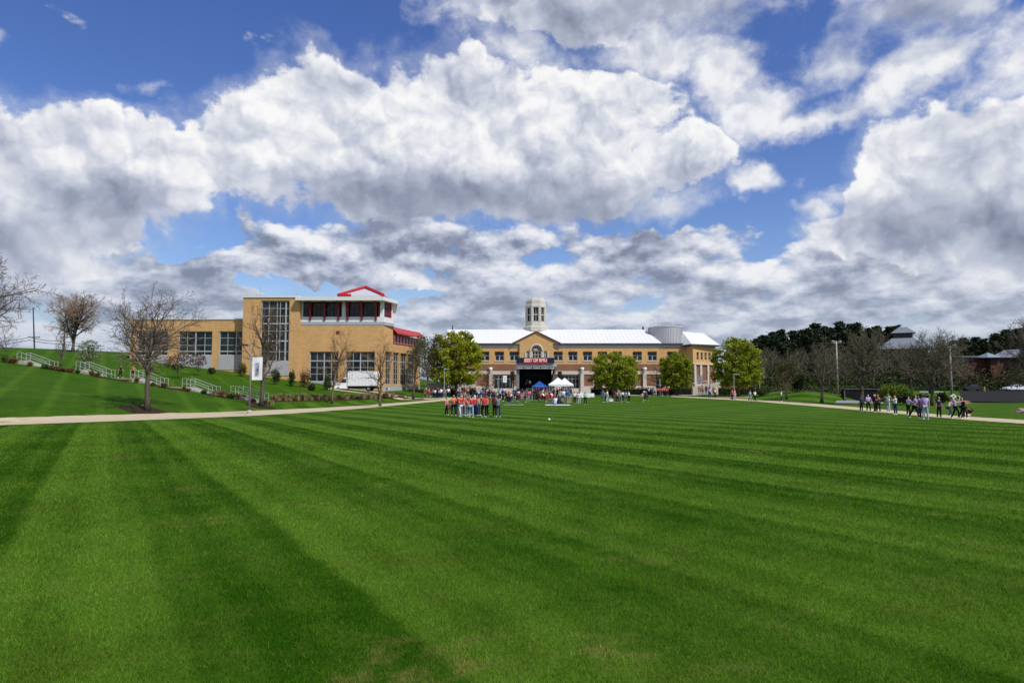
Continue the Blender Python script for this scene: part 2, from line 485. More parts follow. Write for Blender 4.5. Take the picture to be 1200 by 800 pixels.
def window(parent, O, d, u0, u1, z0, z1, glass, frame, cols=2, rows=2, fw=0.10, depth=0.22, name='window', heavy_c=(), heavy_r=(), rows_at=None, cols_at=None, sill=None):
    """one window: the pane is the part, its frame of bars a sub-part"""
    p = MB(); p.obox(O, d, u0, u1, -depth - 0.06, -depth + 0.02, z0, z1)
    w = p.build(name, glass, parent)
    f = MB()
    n0, n1 = -depth + 0.022, -depth + 0.11
    ca = cols_at if cols_at is not None else [i / cols for i in range(1, cols)]
    ra = rows_at if rows_at is not None else [i / rows for i in range(1, rows)]
    f.obox(O, d, u0 + .002, u0 + fw, n0, n1, z0 + .002, z1 - .002); f.obox(O, d, u1 - fw, u1 - .002, n0, n1, z0 + .002, z1 - .002)
    f.obox(O, d, u0 + fw, u1 - fw, n0, n1 - .003, z0 + .002, z0 + fw); f.obox(O, d, u0 + fw, u1 - fw, n0, n1 - .003, z1 - fw, z1 - .002)
    for i, c in enumerate(ca):
        u = u0 + (u1 - u0) * c; k = fw * (.75 if i in heavy_c else 0.30)
        f.obox(O, d, u - k, u + k, n0, n1 + (.02 if i in heavy_c else -.006), z0 + fw, z1 - fw)
    for i, c in enumerate(ra):
        z = z0 + (z1 - z0) * c; k = fw * (.75 if i in heavy_r else 0.30)
        f.obox(O, d, u0 + fw, u1 - fw, n0, n1 + (.012 if i in heavy_r else -.009), z - k, z + k)
    f.build('window_frame', frame, w)
    if sill is not None:
        MB().obox(O, d, u0 - .1, u1 + .1, -.1, .09, z0 - .16, z0 - .003).build('sill', sill, w)
    return w

# ------------------------------------------------------------------ ground
def lawn_material(name, soil):
    m = bpy.data.materials.new(name); m.use_nodes = True
    t = m.node_tree; b = t.nodes['Principled BSDF']; b.inputs['Roughness'].default_value = 0.8; b.inputs['Specular IOR Level'].default_value = 0.03
    g = t.nodes.new('ShaderNodeNewGeometry'); P = g.outputs['Position']
    s = t.nodes.new('ShaderNodeSeparateXYZ'); t.links.new(P, s.inputs[0]); x, y, z = (V(t, o) for o in s.outputs)
    flat = comb(t, x, y, 0.0)
    wob = noise(t, flat, 0.13, 3, 0.5) - 0.5
    wob2 = noise(t, flat, 1.3, 4, 0.6) - 0.5
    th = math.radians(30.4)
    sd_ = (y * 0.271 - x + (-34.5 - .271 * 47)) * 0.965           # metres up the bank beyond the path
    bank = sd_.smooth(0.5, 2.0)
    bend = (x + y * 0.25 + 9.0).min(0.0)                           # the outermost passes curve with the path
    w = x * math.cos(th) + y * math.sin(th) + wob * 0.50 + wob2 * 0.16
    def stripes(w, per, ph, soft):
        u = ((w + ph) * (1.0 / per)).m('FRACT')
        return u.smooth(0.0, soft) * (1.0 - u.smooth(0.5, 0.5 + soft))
    a = stripes(w, 3.76, 1.29, 0.06)                               # 1 = pale pass: sheen of leaning blades put into the colour
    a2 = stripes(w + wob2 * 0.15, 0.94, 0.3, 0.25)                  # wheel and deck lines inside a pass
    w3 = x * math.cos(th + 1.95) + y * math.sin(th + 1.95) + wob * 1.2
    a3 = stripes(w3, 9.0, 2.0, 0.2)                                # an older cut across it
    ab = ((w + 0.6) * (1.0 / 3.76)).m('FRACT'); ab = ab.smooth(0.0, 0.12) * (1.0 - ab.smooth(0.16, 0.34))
    amp = noise(t, vmath(t, 'ADD', flat, (5, 70, 0)), 0.06, 3, 0.55).smooth(0.30, 0.66, 0.62, 1.08) * (1.0 - w.smooth(2.5, 6.0) * (x * x + y * y).m('SQRT').smooth(9.0, 24.0, 0.55, -0.12))  # contrast of the painted blade sheen, fainter for near passes on the right
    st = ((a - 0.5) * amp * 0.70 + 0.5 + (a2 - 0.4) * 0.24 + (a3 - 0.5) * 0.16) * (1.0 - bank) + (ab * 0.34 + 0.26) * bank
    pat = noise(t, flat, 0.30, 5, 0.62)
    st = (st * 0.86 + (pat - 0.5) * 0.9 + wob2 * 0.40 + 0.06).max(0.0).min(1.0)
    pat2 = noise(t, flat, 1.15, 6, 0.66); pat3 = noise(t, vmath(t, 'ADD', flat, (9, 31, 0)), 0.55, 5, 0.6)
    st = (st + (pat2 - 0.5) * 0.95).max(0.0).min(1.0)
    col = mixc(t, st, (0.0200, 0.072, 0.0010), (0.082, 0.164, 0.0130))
    col = mixc(t, (pat3 - 0.5).smooth(0.02, 0.2) * 0.45, col, (0.060, 0.088, 0.008))     # olive patches
    # dry straw and clover in uneven patches
    dry = (noise(t, vmath(t, 'ADD', flat, (40, 9, 0)), 0.42, 6, 0.68) - 0.50).smooth(0.02, 0.20) * noise(t, flat, 3.1, 4, 0.6).smooth(0.40, 0.72)
    col = mixc(t, dry * 0.75, col, (0.165, 0.158, 0.040))
    fine = noise(t, flat, 16.0, 4, 0.75); finer = noise(t, flat, 65.0, 2, 0.7)
    f = (fine - 0.5) * 1.5 + (finer - 0.5) * 1.1 + 1.0
    f = f.max(0.25) * 0.86
    if soil:
        yb = f
    else:
        r = V(t, g.outputs['Random Per Island'])
        yb = (r - 0.5) * 1.1 + 1.0
        col = mixc(t, (r * 7.77).m('FRACT').smooth(0.90, 0.96) * 0.7, col, (0.13, 0.135, 0.03))
    col = vmath(t, 'MULTIPLY', col, comb(t, yb, yb, yb))
    if not soil:
        col = vmath(t, 'MULTIPLY', col, (BLADE, BLADE, BLADE))
    t.links.new(col, b.inputs['Base Color'])
    if soil:
        bn = t.nodes.new('ShaderNodeBump'); bn.inputs['Strength'].default_value = 0.7; bn.inputs['Distance'].default_value = 0.03
        link(t, fine + finer * 0.6, bn.inputs['Height']); t.links.new(bn.outputs[0], b.inputs['Normal'])
    else:
        tr = t.nodes.new('ShaderNodeBsdfTranslucent'); t.links.new(col, tr.inputs[0])
        mx = t.nodes.new('ShaderNodeMixShader'); mx.inputs[0].default_value = 0.35
        t.links.new(b.outputs[0], mx.inputs[1]); t.links.new(tr.outputs[0], mx.inputs[2]); t.links.new(mx.outputs[0], t.nodes['Material Output'].inputs[0])
    return m
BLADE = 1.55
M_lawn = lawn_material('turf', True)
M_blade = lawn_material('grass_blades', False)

def build_ground():
    def axis(lo, hi, step, far):
        v = list(np.arange(lo, hi + .1, step)); s = step
        a = [hi]; 
        while a[-1] < far: s *= 1.5; a.append(a[-1] + s)
        b = [lo]; s = step
        while b[-1] > -far: s *= 1.5; b.append(b[-1] - s)
        return np.array(b[1:][::-1] + v + a[1:])
    xs, ys = axis(-130, 150, 1.25, 3500), axis(-20, 250, 1.25, 3500)
    X, Y = np.meshgrid(xs, ys); Z = H(X, Y)
    nx, ny = len(xs), len(ys)
    vs = np.stack([X, Y, Z], -1).reshape(-1, 3)
    i = np.arange(nx * ny).reshape(ny, nx)
    q = np.stack([i[:-1, :-1], i[:-1, 1:], i[1:, 1:], i[1:, :-1]], -1).reshape(-1, 4)
    me = bpy.data.meshes.new('lawn'); me.from_pydata(vs.tolist(), [], q.tolist()); me.polygons.foreach_set('use_smooth', [True] * len(q))
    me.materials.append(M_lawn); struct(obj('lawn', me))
build_ground()

def build_grass(n=900000):
    r = np.random.default_rng(3)
    # blades thin out with distance: each keeps about the same size on the retina
    y = 2.6 * (62 / 2.6) ** (r.random(n) ** 1.05)
    x = (r.random(n) * 2 - 1) * (y * 0.80 + 1.2)
    z = H(x, y)
    k = np.clip(y / 7.0, 0.75, 4.0)
    L = (0.030 + 0.030 * r.random(n)) * (0.85 + 0.15 * k) * np.clip((64 - y) / 25, .25, 1); wd = (0.0022 + 0.0020 * r.random(n)) * k
    a = r.random(n) * 2 * np.pi; lean = 0.25 + 0.75 * r.random(n)
    la = r.random(n) * 2 * np.pi
    V3 = np.empty((n, 3, 3))
    dx, dy = np.cos(a) * wd, np.sin(a) * wd
    V3[:, 0] = np.stack([x - dx, y - dy, z - .004], -1); V3[:, 1] = np.stack([x + dx, y + dy, z - .004], -1)
    V3[:, 2] = np.stack([x + np.cos(la) * L * lean, y + np.sin(la) * L * lean, z + L * (1.05 - lean * .55)], -1)
    me = bpy.data.meshes.new('grass')
    me.vertices.add(3 * n); me.vertices.foreach_set('co', V3.ravel())
    me.loops.add(3 * n); me.loops.foreach_set('vertex_index', np.arange(3 * n))
    me.polygons.add(n); me.polygons.foreach_set('loop_start', np.arange(0, 3 * n, 3)); me.polygons.foreach_set('loop_total', np.full(n, 3))
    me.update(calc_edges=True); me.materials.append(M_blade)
    o = obj('grass', me); o['kind'] = 'stuff'
    # a few pale scraps (petals, clover heads) on the turf
build_grass()

M_path = mat('path_concrete', (0.45, 0.375, 0.25), 0.9, 0.20, 0.9, 0.2)
M_asph = mat('asphalt', (0.030, 0.030, 0.033), 1.0, 0.25, 0.35, 0.0)
M_mulch = mat('mulch', (0.035, 0.022, 0.015), 0.95, 0.35, 2.5, 0.1)
M_conc = mat('pale_concrete', (0.40, 0.38, 0.35), 0.9, 0.14, 0.8, 0.2)

L = [(-90, 493.5, 504), (0, 490, 498.5), (100, 487, 495), (200, 484, 491.3), (290, 481.6, 487.6), (340, 479.6, 484.8), (380, 477.8, 482), (420, 475.4, 479.0), (460, 472.4, 475.4), (500, 469.2, 471.6), (530, 466.9, 468.6)]
struct(ribbon('path', [ground(a, b) for a, b, c in L], [ground(a, c) for a, b, c in L], M_path, 0.03))
R = [(787, 464.0, 464.9), (850, 466.5, 468.2), (890, 468.4, 470.6), (942, 472, 475), (1007, 477.5, 480.7), (1060, 482, 485.6), (1112, 486.8, 490.6), (1140, 488.7, 492.6), (1200, 492.3, 496.6), (1300, 499, 505)]
struct(ribbon('path', [ground(a, b) for a, b, c in R], [ground(a, c) for a, b, c in R], M_path, 0.03))
struct(ribbon('path', [Vector((fx(826, 128), 128, 0)), Vector((fx(850, 124), 124, 0)), Vector((fx(880, 121), 121, 0))],
              [Vector((fx(826, 126), 126, 0)), Vector((fx(850, 121.5), 121.5, 0)), Vector((fx(880, 118.5), 118.5, 0))], M_path, 0.034))
# drive by the school and the court before the main building
struct(ribbon('drive', [Vector((-29, 115, 0)), Vector((-15, 116.5, 0)), Vector((2, 128, 0))], [Vector((-29, 109, 0)), Vector((-16, 110, 0)), Vector((4, 122.5, 0))], M_path, 0.026))
struct(ribbon('forecourt', [Vector((-12, 144.8, 0)), Vector((36, 144.8, 0))], [Vector((-12, 131, 0)), Vector((36, 131, 0))], M_conc, 0.028, 12))
# car park and road on the right
struct(ribbon('car_park', [Vector((fx(1122, 162), 162, 0)), Vector((170, 162, 0))], [Vector((fx(1128, 99), 99, 0)), Vector((120, 99, 0))], M_asph, 0.03, 30))
struct(ribbon('road', [Vector((fx(1078, 152), 152, 0)), Vector((fx(1098, 152), 152, 0))], [Vector((fx(1076, 136), 136, 0)), Vector((fx(1112, 136), 136, 0))], mat('worn_asphalt', (.2, .2, .21), .9, .15), 0.034, 16))
struct(ribbon('pavement', [Vector((fx(978, 101), 101, 0)), Vector((fx(1034, 101), 101, 0))], [Vector((fx(978, 97), 97, 0)), Vector((fx(1034, 95), 95, 0))], mat('grey_paving', (.22, .22, .23), .9, .15), 0.03, 8))

struct(ribbon('planting_bed', [ground(a, b) for a, b in ((318, 467.6), (360, 467.2), (400, 466.6), (440, 465.4), (474, 464.6))], [ground(a, b) for a, b in ((318, 470.6), (360, 470.0), (400, 469.2), (440, 467.8), (474, 466.6))], M_mulch, 0.04))

# ------------------------------------------------------------------ building materials
M_tan = brick_mat('tan_brick', (0.58, 0.345, 0.145), (0.51, 0.29, 0.115), (0.45, 0.31, 0.17))
M_tan2 = brick_mat('golden_brick', (0.60, 0.365, 0.145), (0.53, 0.31, 0.115), (0.46, 0.33, 0.17))
M_brown = brick_mat('brown_brick', (0.24, 0.11, 0.06), (0.19, 0.085, 0.048), (0.24, 0.17, 0.12))
M_red = brick_mat('red_brick', (0.10, 0.034, 0.024), (0.075, 0.028, 0.02), (0.08, 0.05, 0.04))
M_grey = mat('grey_block', (0.36, 0.36, 0.37), 0.85, 0.12, 0.9)
M_stone = mat('pale_stone', (0.52, 0.47, 0.40), 0.85, 0.12, 0.7, stretch=(1, 1, 2.5))
M_white = mat('white_metal', (0.66, 0.66, 0.67), 0.55, 0.04, 0.4)
M_band = mat('grey_metal', (0.34, 0.36, 0.40), 0.5, 0.06, 0.5)
M_roofw = mat('white_roof', (0.68, 0.68, 0.68), 0.5, 0.03, 0.25, stretch=(3, .3, .3))
M_redm = mat('red_metal', (0.36, 0.012, 0.022), 0.4, 0.08, 0.7)
M_redd = mat('dark_red_metal', (0.22, 0.012, 0.02), 0.45, 0.1, 0.7)
M_glass = glass_mat('window_glass', (0.012, 0.016, 0.018))
M_glass2 = glass_mat('green_glass', (0.010, 0.020, 0.020))
M_fr = mat('window_bar', (0.38, 0.41, 0.42), 0.5, 0.05, 0.6)
M_gutter = mat('dark_gutter', (0.06, 0.06, 0.065), 0.5, 0.05)
M_metal = mat('galvanised', (0.42, 0.43, 0.44), 0.45, 0.08, 1.5, metal=0.3)
M_black = mat('black', (0.012, 0.012, 0.013), 0.6, 0.1)
M_cup = mat('cupola_stone', (0.46, 0.44, 0.38), 0.85, 0.14, 0.9)

# ================================================================== school building
def school():
    Y0 = 118.0
    root = thing('school_building', 'tan brick building with red roof frame and tall dark windows behind the white truck', 'building', (fx(395, Y0), Y0 + 8, 1.5))
    Z = lambda py, Y=Y0: fz(py, Y)
    XL = lambda px, Y=Y0: fx(px, Y, 420)
    d = (1, 0)
    gf = M_fr
    # --- low wing up the hill
    Yw = 119.5
    O = (XL(152, Yw), Yw); Lw = XL(286, Yw) - O[0]
    top = Z(374.5, Yw)
    ops = []
    for a, b in ((160, 196), (208.5, 248), (256.3, 284.5)):
        ops.append((XL(a, Yw) - O[0], XL(b, Yw) - O[0], Z(416.3, Yw), Z(388, Yw)))
    m = MB(); facade(m, O, d, Lw, 3.0, top, ops, 0.3)
    m.prism([(O[0], Yw), (O[0] + .001, Yw), (O[0] + .001, Yw + 16), (O[0], Yw + 16)], 3.0, top)
    m.prism([(O[0], Yw + .4), (O[0] + Lw, Yw + .4), (O[0] + Lw, Yw + 16), (O[0], Yw + 16)], top - .6, top - .3)
    w = m.build('wall', M_tan, root); w['label'] = 'low tan brick wing on the grassy bank'
    m = MB(); m.box(O[0] - .1, O[0] + Lw, Yw - .12, Yw + .3, top + .002, top + .22); m.build('coping', M_white, root)
    for i, o in enumerate(ops):
        window(root, O, d, *o, M_glass2, gf, fw=.12, depth=.3, cols_at=[.25, .5, .77] if i < 2 else [.34, .7], heavy_c=(1,), rows_at=[.17, .42, .72], heavy_r=(0,))
        mm = MB(); mm.obox(O, d, o[0] - .05, o[1] + .05, -.1, .05, Z(433, Yw), o[2] - .01); mm.build('spandrel', M_grey, root)
    # --- tower with the glass strip
    O = (XL(285), Y0 - .6); Lt = XL(351.5) - O[0]; top = Z(349.2)
    gl = (XL(306) - O[0], XL(339.5) - O[0], Z(423.5), Z(352.5))
    m = MB(); facade(m, O, d, Lt, 2.0, top, [gl], 0.35)
    m.prism([(O[0], O[1] + .001), (O[0] + .5, O[1] + .4), (O[0] + .5, Y0 + 13), (O[0], Y0 + 13)], 2.0, top)
    m.prism([(O[0] + Lt - .5, O[1] + .4), (O[0] + Lt, O[1] + .001), (O[0] + Lt, Y0 + 13), (O[0] + Lt - .5, Y0 + 13)], 2.0, top)
    m.prism([(O[0] + .5, Y0 + 12.5), (O[0] + Lt - .5, Y0 + 12.5), (O[0] + Lt - .5, Y0 + 13), (O[0] + .5, Y0 + 13)], 2.0, top)
    m.box(O[0] + .5, O[0] + Lt - .5, O[1] + 1.2, Y0 + 12.5, top - .7, top - .4)
    w = m.build('wall', M_tan, root); w['label'] = 'tall tan brick stair tower'
    m = MB(); m.box(O[0] - .12, O[0] + Lt + .1, O[1] - .14, O[1] + .5, top + .002, top + .26); m.build('coping', M_white, root)
    window(root, O, d, *gl, M_glass, M_fr, fw=.15, depth=.35, cols_at=[.27, .55, .66, .86], heavy_c=(3,), rows_at=[.16, .335, .50, .62, .745, .87], heavy_r=(1, 3))
    m = MB(); m.obox(O, d, gl[0] - .05, gl[1] + .05, -.1, .07, Z(440), gl[2] - .01); m.build('spandrel', M_grey, root)
    # --- main hall
    A = (XL(350.8), Y0); B = (XL(449.5), Y0); E = (fx(492, 134), 134.0)
    top = Z(380.8)
    ops = [(XL(a) - A[0], XL(b) - A[0], Z(447), Z(411.8)) for a, b in ((362.8, 396.5), (405, 439.3))]
    m = MB(); facade(m, A, d, B[0] - A[0], .3, top, ops, .35)
    Ls = math.hypot(E[0] - B[0], E[1] - B[1]); ds = ((E[0] - B[0]) / Ls, (E[1] - B[1]) / Ls)
    def tpx(px):   # distance along the side wall where a sight line meets it
        c = (px - 600) / F
        return (c * B[1] - B[0]) / (ds[0] - c * ds[1])
    zt = lambda px, py: fz(py, B[1] + ds[1] * tpx(px))
    sops = [(tpx(a), tpx(b), fz(450.5, 122), fz(412.5, 122)) for a, b in ((451.3, 458.9), (460.4, 467.9), (469.2, 476.8), (478.2, 486))]
    doors = [(tpx(453), tpx(455), fz(462, 120), fz(454, 120)), (tpx(472.2), tpx(474.4), fz(462, 126), fz(453.5, 126)), (tpx(488), tpx(490), fz(462, 131), fz(454, 131))]
    ztop_side = fz(402.5, 122)
    facade(m, B, ds, Ls, fz(451.8, 122), ztop_side, sops, .35)
    ns = (ds[1], -ds[0])
    facade(m, B, ds, tpx(460.3), ztop_side, top, [], .3)
    m.prism([(A[0], 118.6), (A[0] + .01, 118.6), (A[0] + .01, 139), (A[0], 139)], .3, top)
    m.prism([(A[0], Y0 + .45), (B[0] - .2, Y0 + .45), (E[0] - .5, E[1]), (E[0] - .5, 139), (A[0], 139)], top - .5, top - .2)
    w = m.build('wall', M_tan, root); w['label'] = 'main hall wall of tan brick'
    for i, o in enumerate(ops):
        window(root, A, d, *o, M_glass, gf, fw=.12, depth=.35, cols_at=[.25, .5, .75], heavy_c=(1,), rows_at=[.25, .47, .69], heavy_r=(2,))
        mm = MB(); mm.obox(A, d, o[0] - .05, o[1] + .05, -.1, .06, .5, o[2] - .01); mm.build('spandrel', M_grey, root)
    for o in sops:
        window(root, B, ds, *o, M_glass, gf, fw=.10, depth=.35, cols_at=[.33, .66], rows_at=[.16, .33, .5, .72], heavy_r=(3,))
    mm = MB(); facade(mm, B, ds, Ls, .3, fz(451.9, 122), doors, .3); mm.build('plinth', M_grey, root)
    for o in doors:
        dm = MB(); dm.obox(B, ds, o[0], o[1], -.36, -.26, o[2], o[3]); dr = dm.build('door', M_black, root)
        hm = MB(); hm.obox(B, ds, o[0] + .12, o[0] + .2, -.258, -.2, o[2] + .9, o[2] + 1.2); hm.build('handle', M_metal, dr)
    mm = MB(); mm.obox(A, d, XL(393.6) - A[0], XL(397.6) - A[0], .003, .06, Z(391.6), Z(387.6)); mm.build('plaque', mat('plaque_brown', (.12, .05, .03)), root)
    # penthouse strip with red frames and its sloping awning on the side
    zb, ztp = ztop_side, fz(382.2, 120)
    zm = zb + (ztp - zb) * .56
    t0 = tpx(460.3)
    mm = MB(); mm.obox(B, ds, t0, Ls, -.5, -.05, zb + .004, zm); mm.build('clerestory_glazing', mat('pale_glazing', (.36, .37, .40), .3, .1, .7), root)
    mm = MB()
    k = 0; u = t0
    while u < Ls:
        mm.obox(B, ds, u, u + .16, -.04, .14, zb + .01, zm); u += (Ls - t0) / 9.01; k += 1
    mm.obox(B, ds, t0, Ls, -.035, .09, zm - .18, zm - .003); mm.obox(B, ds, t0, Ls, -.035, .09, zb + .012, zb + .14)
    mm.build('red_frame', M_redm, root)
    mm = MB()
    P = lambda u, n, z: (B[0] + ds[0] * u + ns[0] * n, B[1] + ds[1] * u + ns[1] * n, z)
    for (u0, u1) in ((t0 - .2, Ls + .3),):
        vs = [P(u0, .9, zm + .06), P(u1, .9, zm + .06), P(u1, -.2, ztp - .15), P(u0, -.2, ztp - .15), P(u0, .9, zm + .24), P(u1, .9, zm + .24), P(u1, -.2, ztp + .05), P(u0, -.2, ztp + .05)]
        mm.add(vs, [(3, 2, 1, 0), (4, 5, 6, 7), (0, 1, 5, 4), (1, 2, 6, 5), (2, 3, 7, 6), (3, 0, 4, 7)])
    u = t0
    while u < Ls:
        a, b = P(u, .9, zm + .28), P(u, -.2, ztp + .09)
        mm.tube([a, b], .06, 4); u += 1.2
    mm.build('awning', M_redm, root)
    # --- clerestory storey
    Yc = Y0 + .25
    A2 = (XL(351, Yc), Yc); B2 = (XL(448.5, Yc), Yc); te = tpx(459.4); E2 = (B[0] + ds[0] * te, B[1] + ds[1] * te)
    L2 = math.hypot(E2[0] - B2[0], E2[1] - B2[1]); d2 = ((E2[0] - B2[0]) / L2, (E2[1] - B2[1]) / L2)
    fp = [A2, B2, E2, (fx(459.2, 134), 134), (A2[0], 134)]
    zA, zB, zC, zD = Z(380.9, Yc), Z(377.2, Yc), Z(371.2, Yc), Z(352.6, Yc)
    def grow(p, k):
        cx = sum(q[0] for q in p) / len(p); cy = sum(q[1] for q in p) / len(p)
        return [(x + (k if x > cx else -k), y + (k if y > cy else -k)) for x, y in p]
    m = MB(); m.prism(grow(fp, .30), zA, zB); m.build('band', M_band, root)
    m = MB(); m.prism(grow(fp, .14), zB + .003, zC); 
    wops = [(XL(a, Yc) - A2[0], XL(b, Yc) - A2[0], zC + .01, Z(353.6, Yc)) for a, b in ((354, 399.8), (404.2, 444.6))]
    facade(m, A2, d, B2[0] - A2[0], zC, zD, wops, .3)
    sop = [(.35, L2 - .25, zC - .1, zD - .12)]
    facade(m, B2, d2, L2, zC - .5, zD, sop, .25)
    m.prism([(A2[0], Yc + .4), (A2[0] + .3, Yc + .4), (A2[0] + .3, 134), (A2[0], 134)], zC, zD)
    w = m.build('wall', M_white, root); w['label'] = 'white framed top storey'
    for o, n in ((wops[0], 9), (wops[1], 8)):
        window(root, A2, d, *o, M_glass, mat('dark_red_bar', (.06, .02, .025)), fw=.1, depth=.3, cols=n, rows=2)
    window(root, B2, d2, *sop[0], M_glass, M_redd, fw=.22, depth=.25, cols=3, rows=4)
    for px in (363, 379.8, 396.2, 406.8, 423.4, 440.2):
        b = MB(); u = XL(px, Yc) - A2[0]
        b.obox(A2, d, u - .16, u + .16, .16, .36, Z(375.6, Yc), zD - .3)
        b.add([(A2[0] + u - .14, Yc - .36, zD - 1.2), (A2[0] + u + .14, Yc - .36, zD - 1.2), (A2[0] + u + .14, Yc - 1.25, zD - .02), (A2[0] + u - .14, Yc - 1.25, zD - .02),
               (A2[0] + u - .14, Yc - .36, zD - .9), (A2[0] + u + .14, Yc - .36, zD - .9), (A2[0] + u + .14, Yc - 1.0, zD - .02), (A2[0] + u - .14, Yc - 1.0, zD - .02)],
              [(0, 1, 2, 3), (7, 6, 5, 4), (0, 4, 5, 1), (1, 5, 6, 2), (3, 2, 6, 7), (0, 3, 7, 4)])
        b.obox(A2, d, u - .42, u + .42, .2, .32, Z(357.4, Yc), Z(356.2, Yc))
        b.build('bracket', M_redd, root)
    # roof slab with deep eaves
    r0 = (fx(346, 116.4, 350), 116.4); r1 = (fx(450, 116.4, 350), 116.4); r2 = (E2[0] + ns[0] * .75 + ds[0] * .5, E2[1] + ns[1] * .75 + ds[1] * .5); r3 = (fx(463, 136), 136); r4 = (r0[0], 136)
    zf = fz(351.8, 116.4); fas = fz(347.6, 116.4) - zf
    m = MB(); m.prism([r0, r1, r2, r3, r4], zf, zf + fas, top=[zf + fas, zf + fas, zf + fas, zf + fas + .8, zf + fas + .8]); m.build('roof', M_white, root)
    # pyramid frame on the roof
    cx, cy = fx(428.3, 126, 345), 126.0; hw = 3.9; z0 = zf + fas * .6; zp = fz(336.6, 126)
    zb2 = fz(346.5, 122.5)
    sk = MB(); cs = [(cx - hw, cy - hw), (cx + hw, cy - hw), (cx + hw, cy + hw), (cx - hw, cy + hw)]
    for x, y in cs: sk.add([], [])
    sk.add([(x, y, zb2) for x, y in cs] + [(cx, cy, zp - .15)], [(0, 1, 4), (1, 2, 4), (2, 3, 4), (3, 0, 4)])
    sk.prism(cs, z0 - .6, zb2 - .002)
    s = sk.build('skylight', mat('skylight_grey', (.45, .45, .47), .5, .05), root)
    hip = MB()
    for x, y in cs: hip.tube([(x * 1.0 + (x - cx) * .03, y + (y - cy) * .03, zb2 + .02), (cx, cy, zp)], .31, 4)
    hip.obox((cx - hw, cy - hw), (1, 0), -.1, 2.2, .0, .2, zb2 - .2, zb2 + .25)
    hip.build('ridge_frame', M_redm, s)
    for px, py in ((284, 339), (298.5, 336)):
        pass
    MB().tube([(XL(298), Y0 + 2, Z(349)), (XL(298), Y0 + 2, Z(333))], .035, 5).build('aerial', M_metal, root); an = MB(); an.tube([(XL(339), Y0 + 3, Z(349)), (XL(339), Y0 + 3, Z(335))], .035, 5); 
    an.build('aerial', M_metal, root)
school()

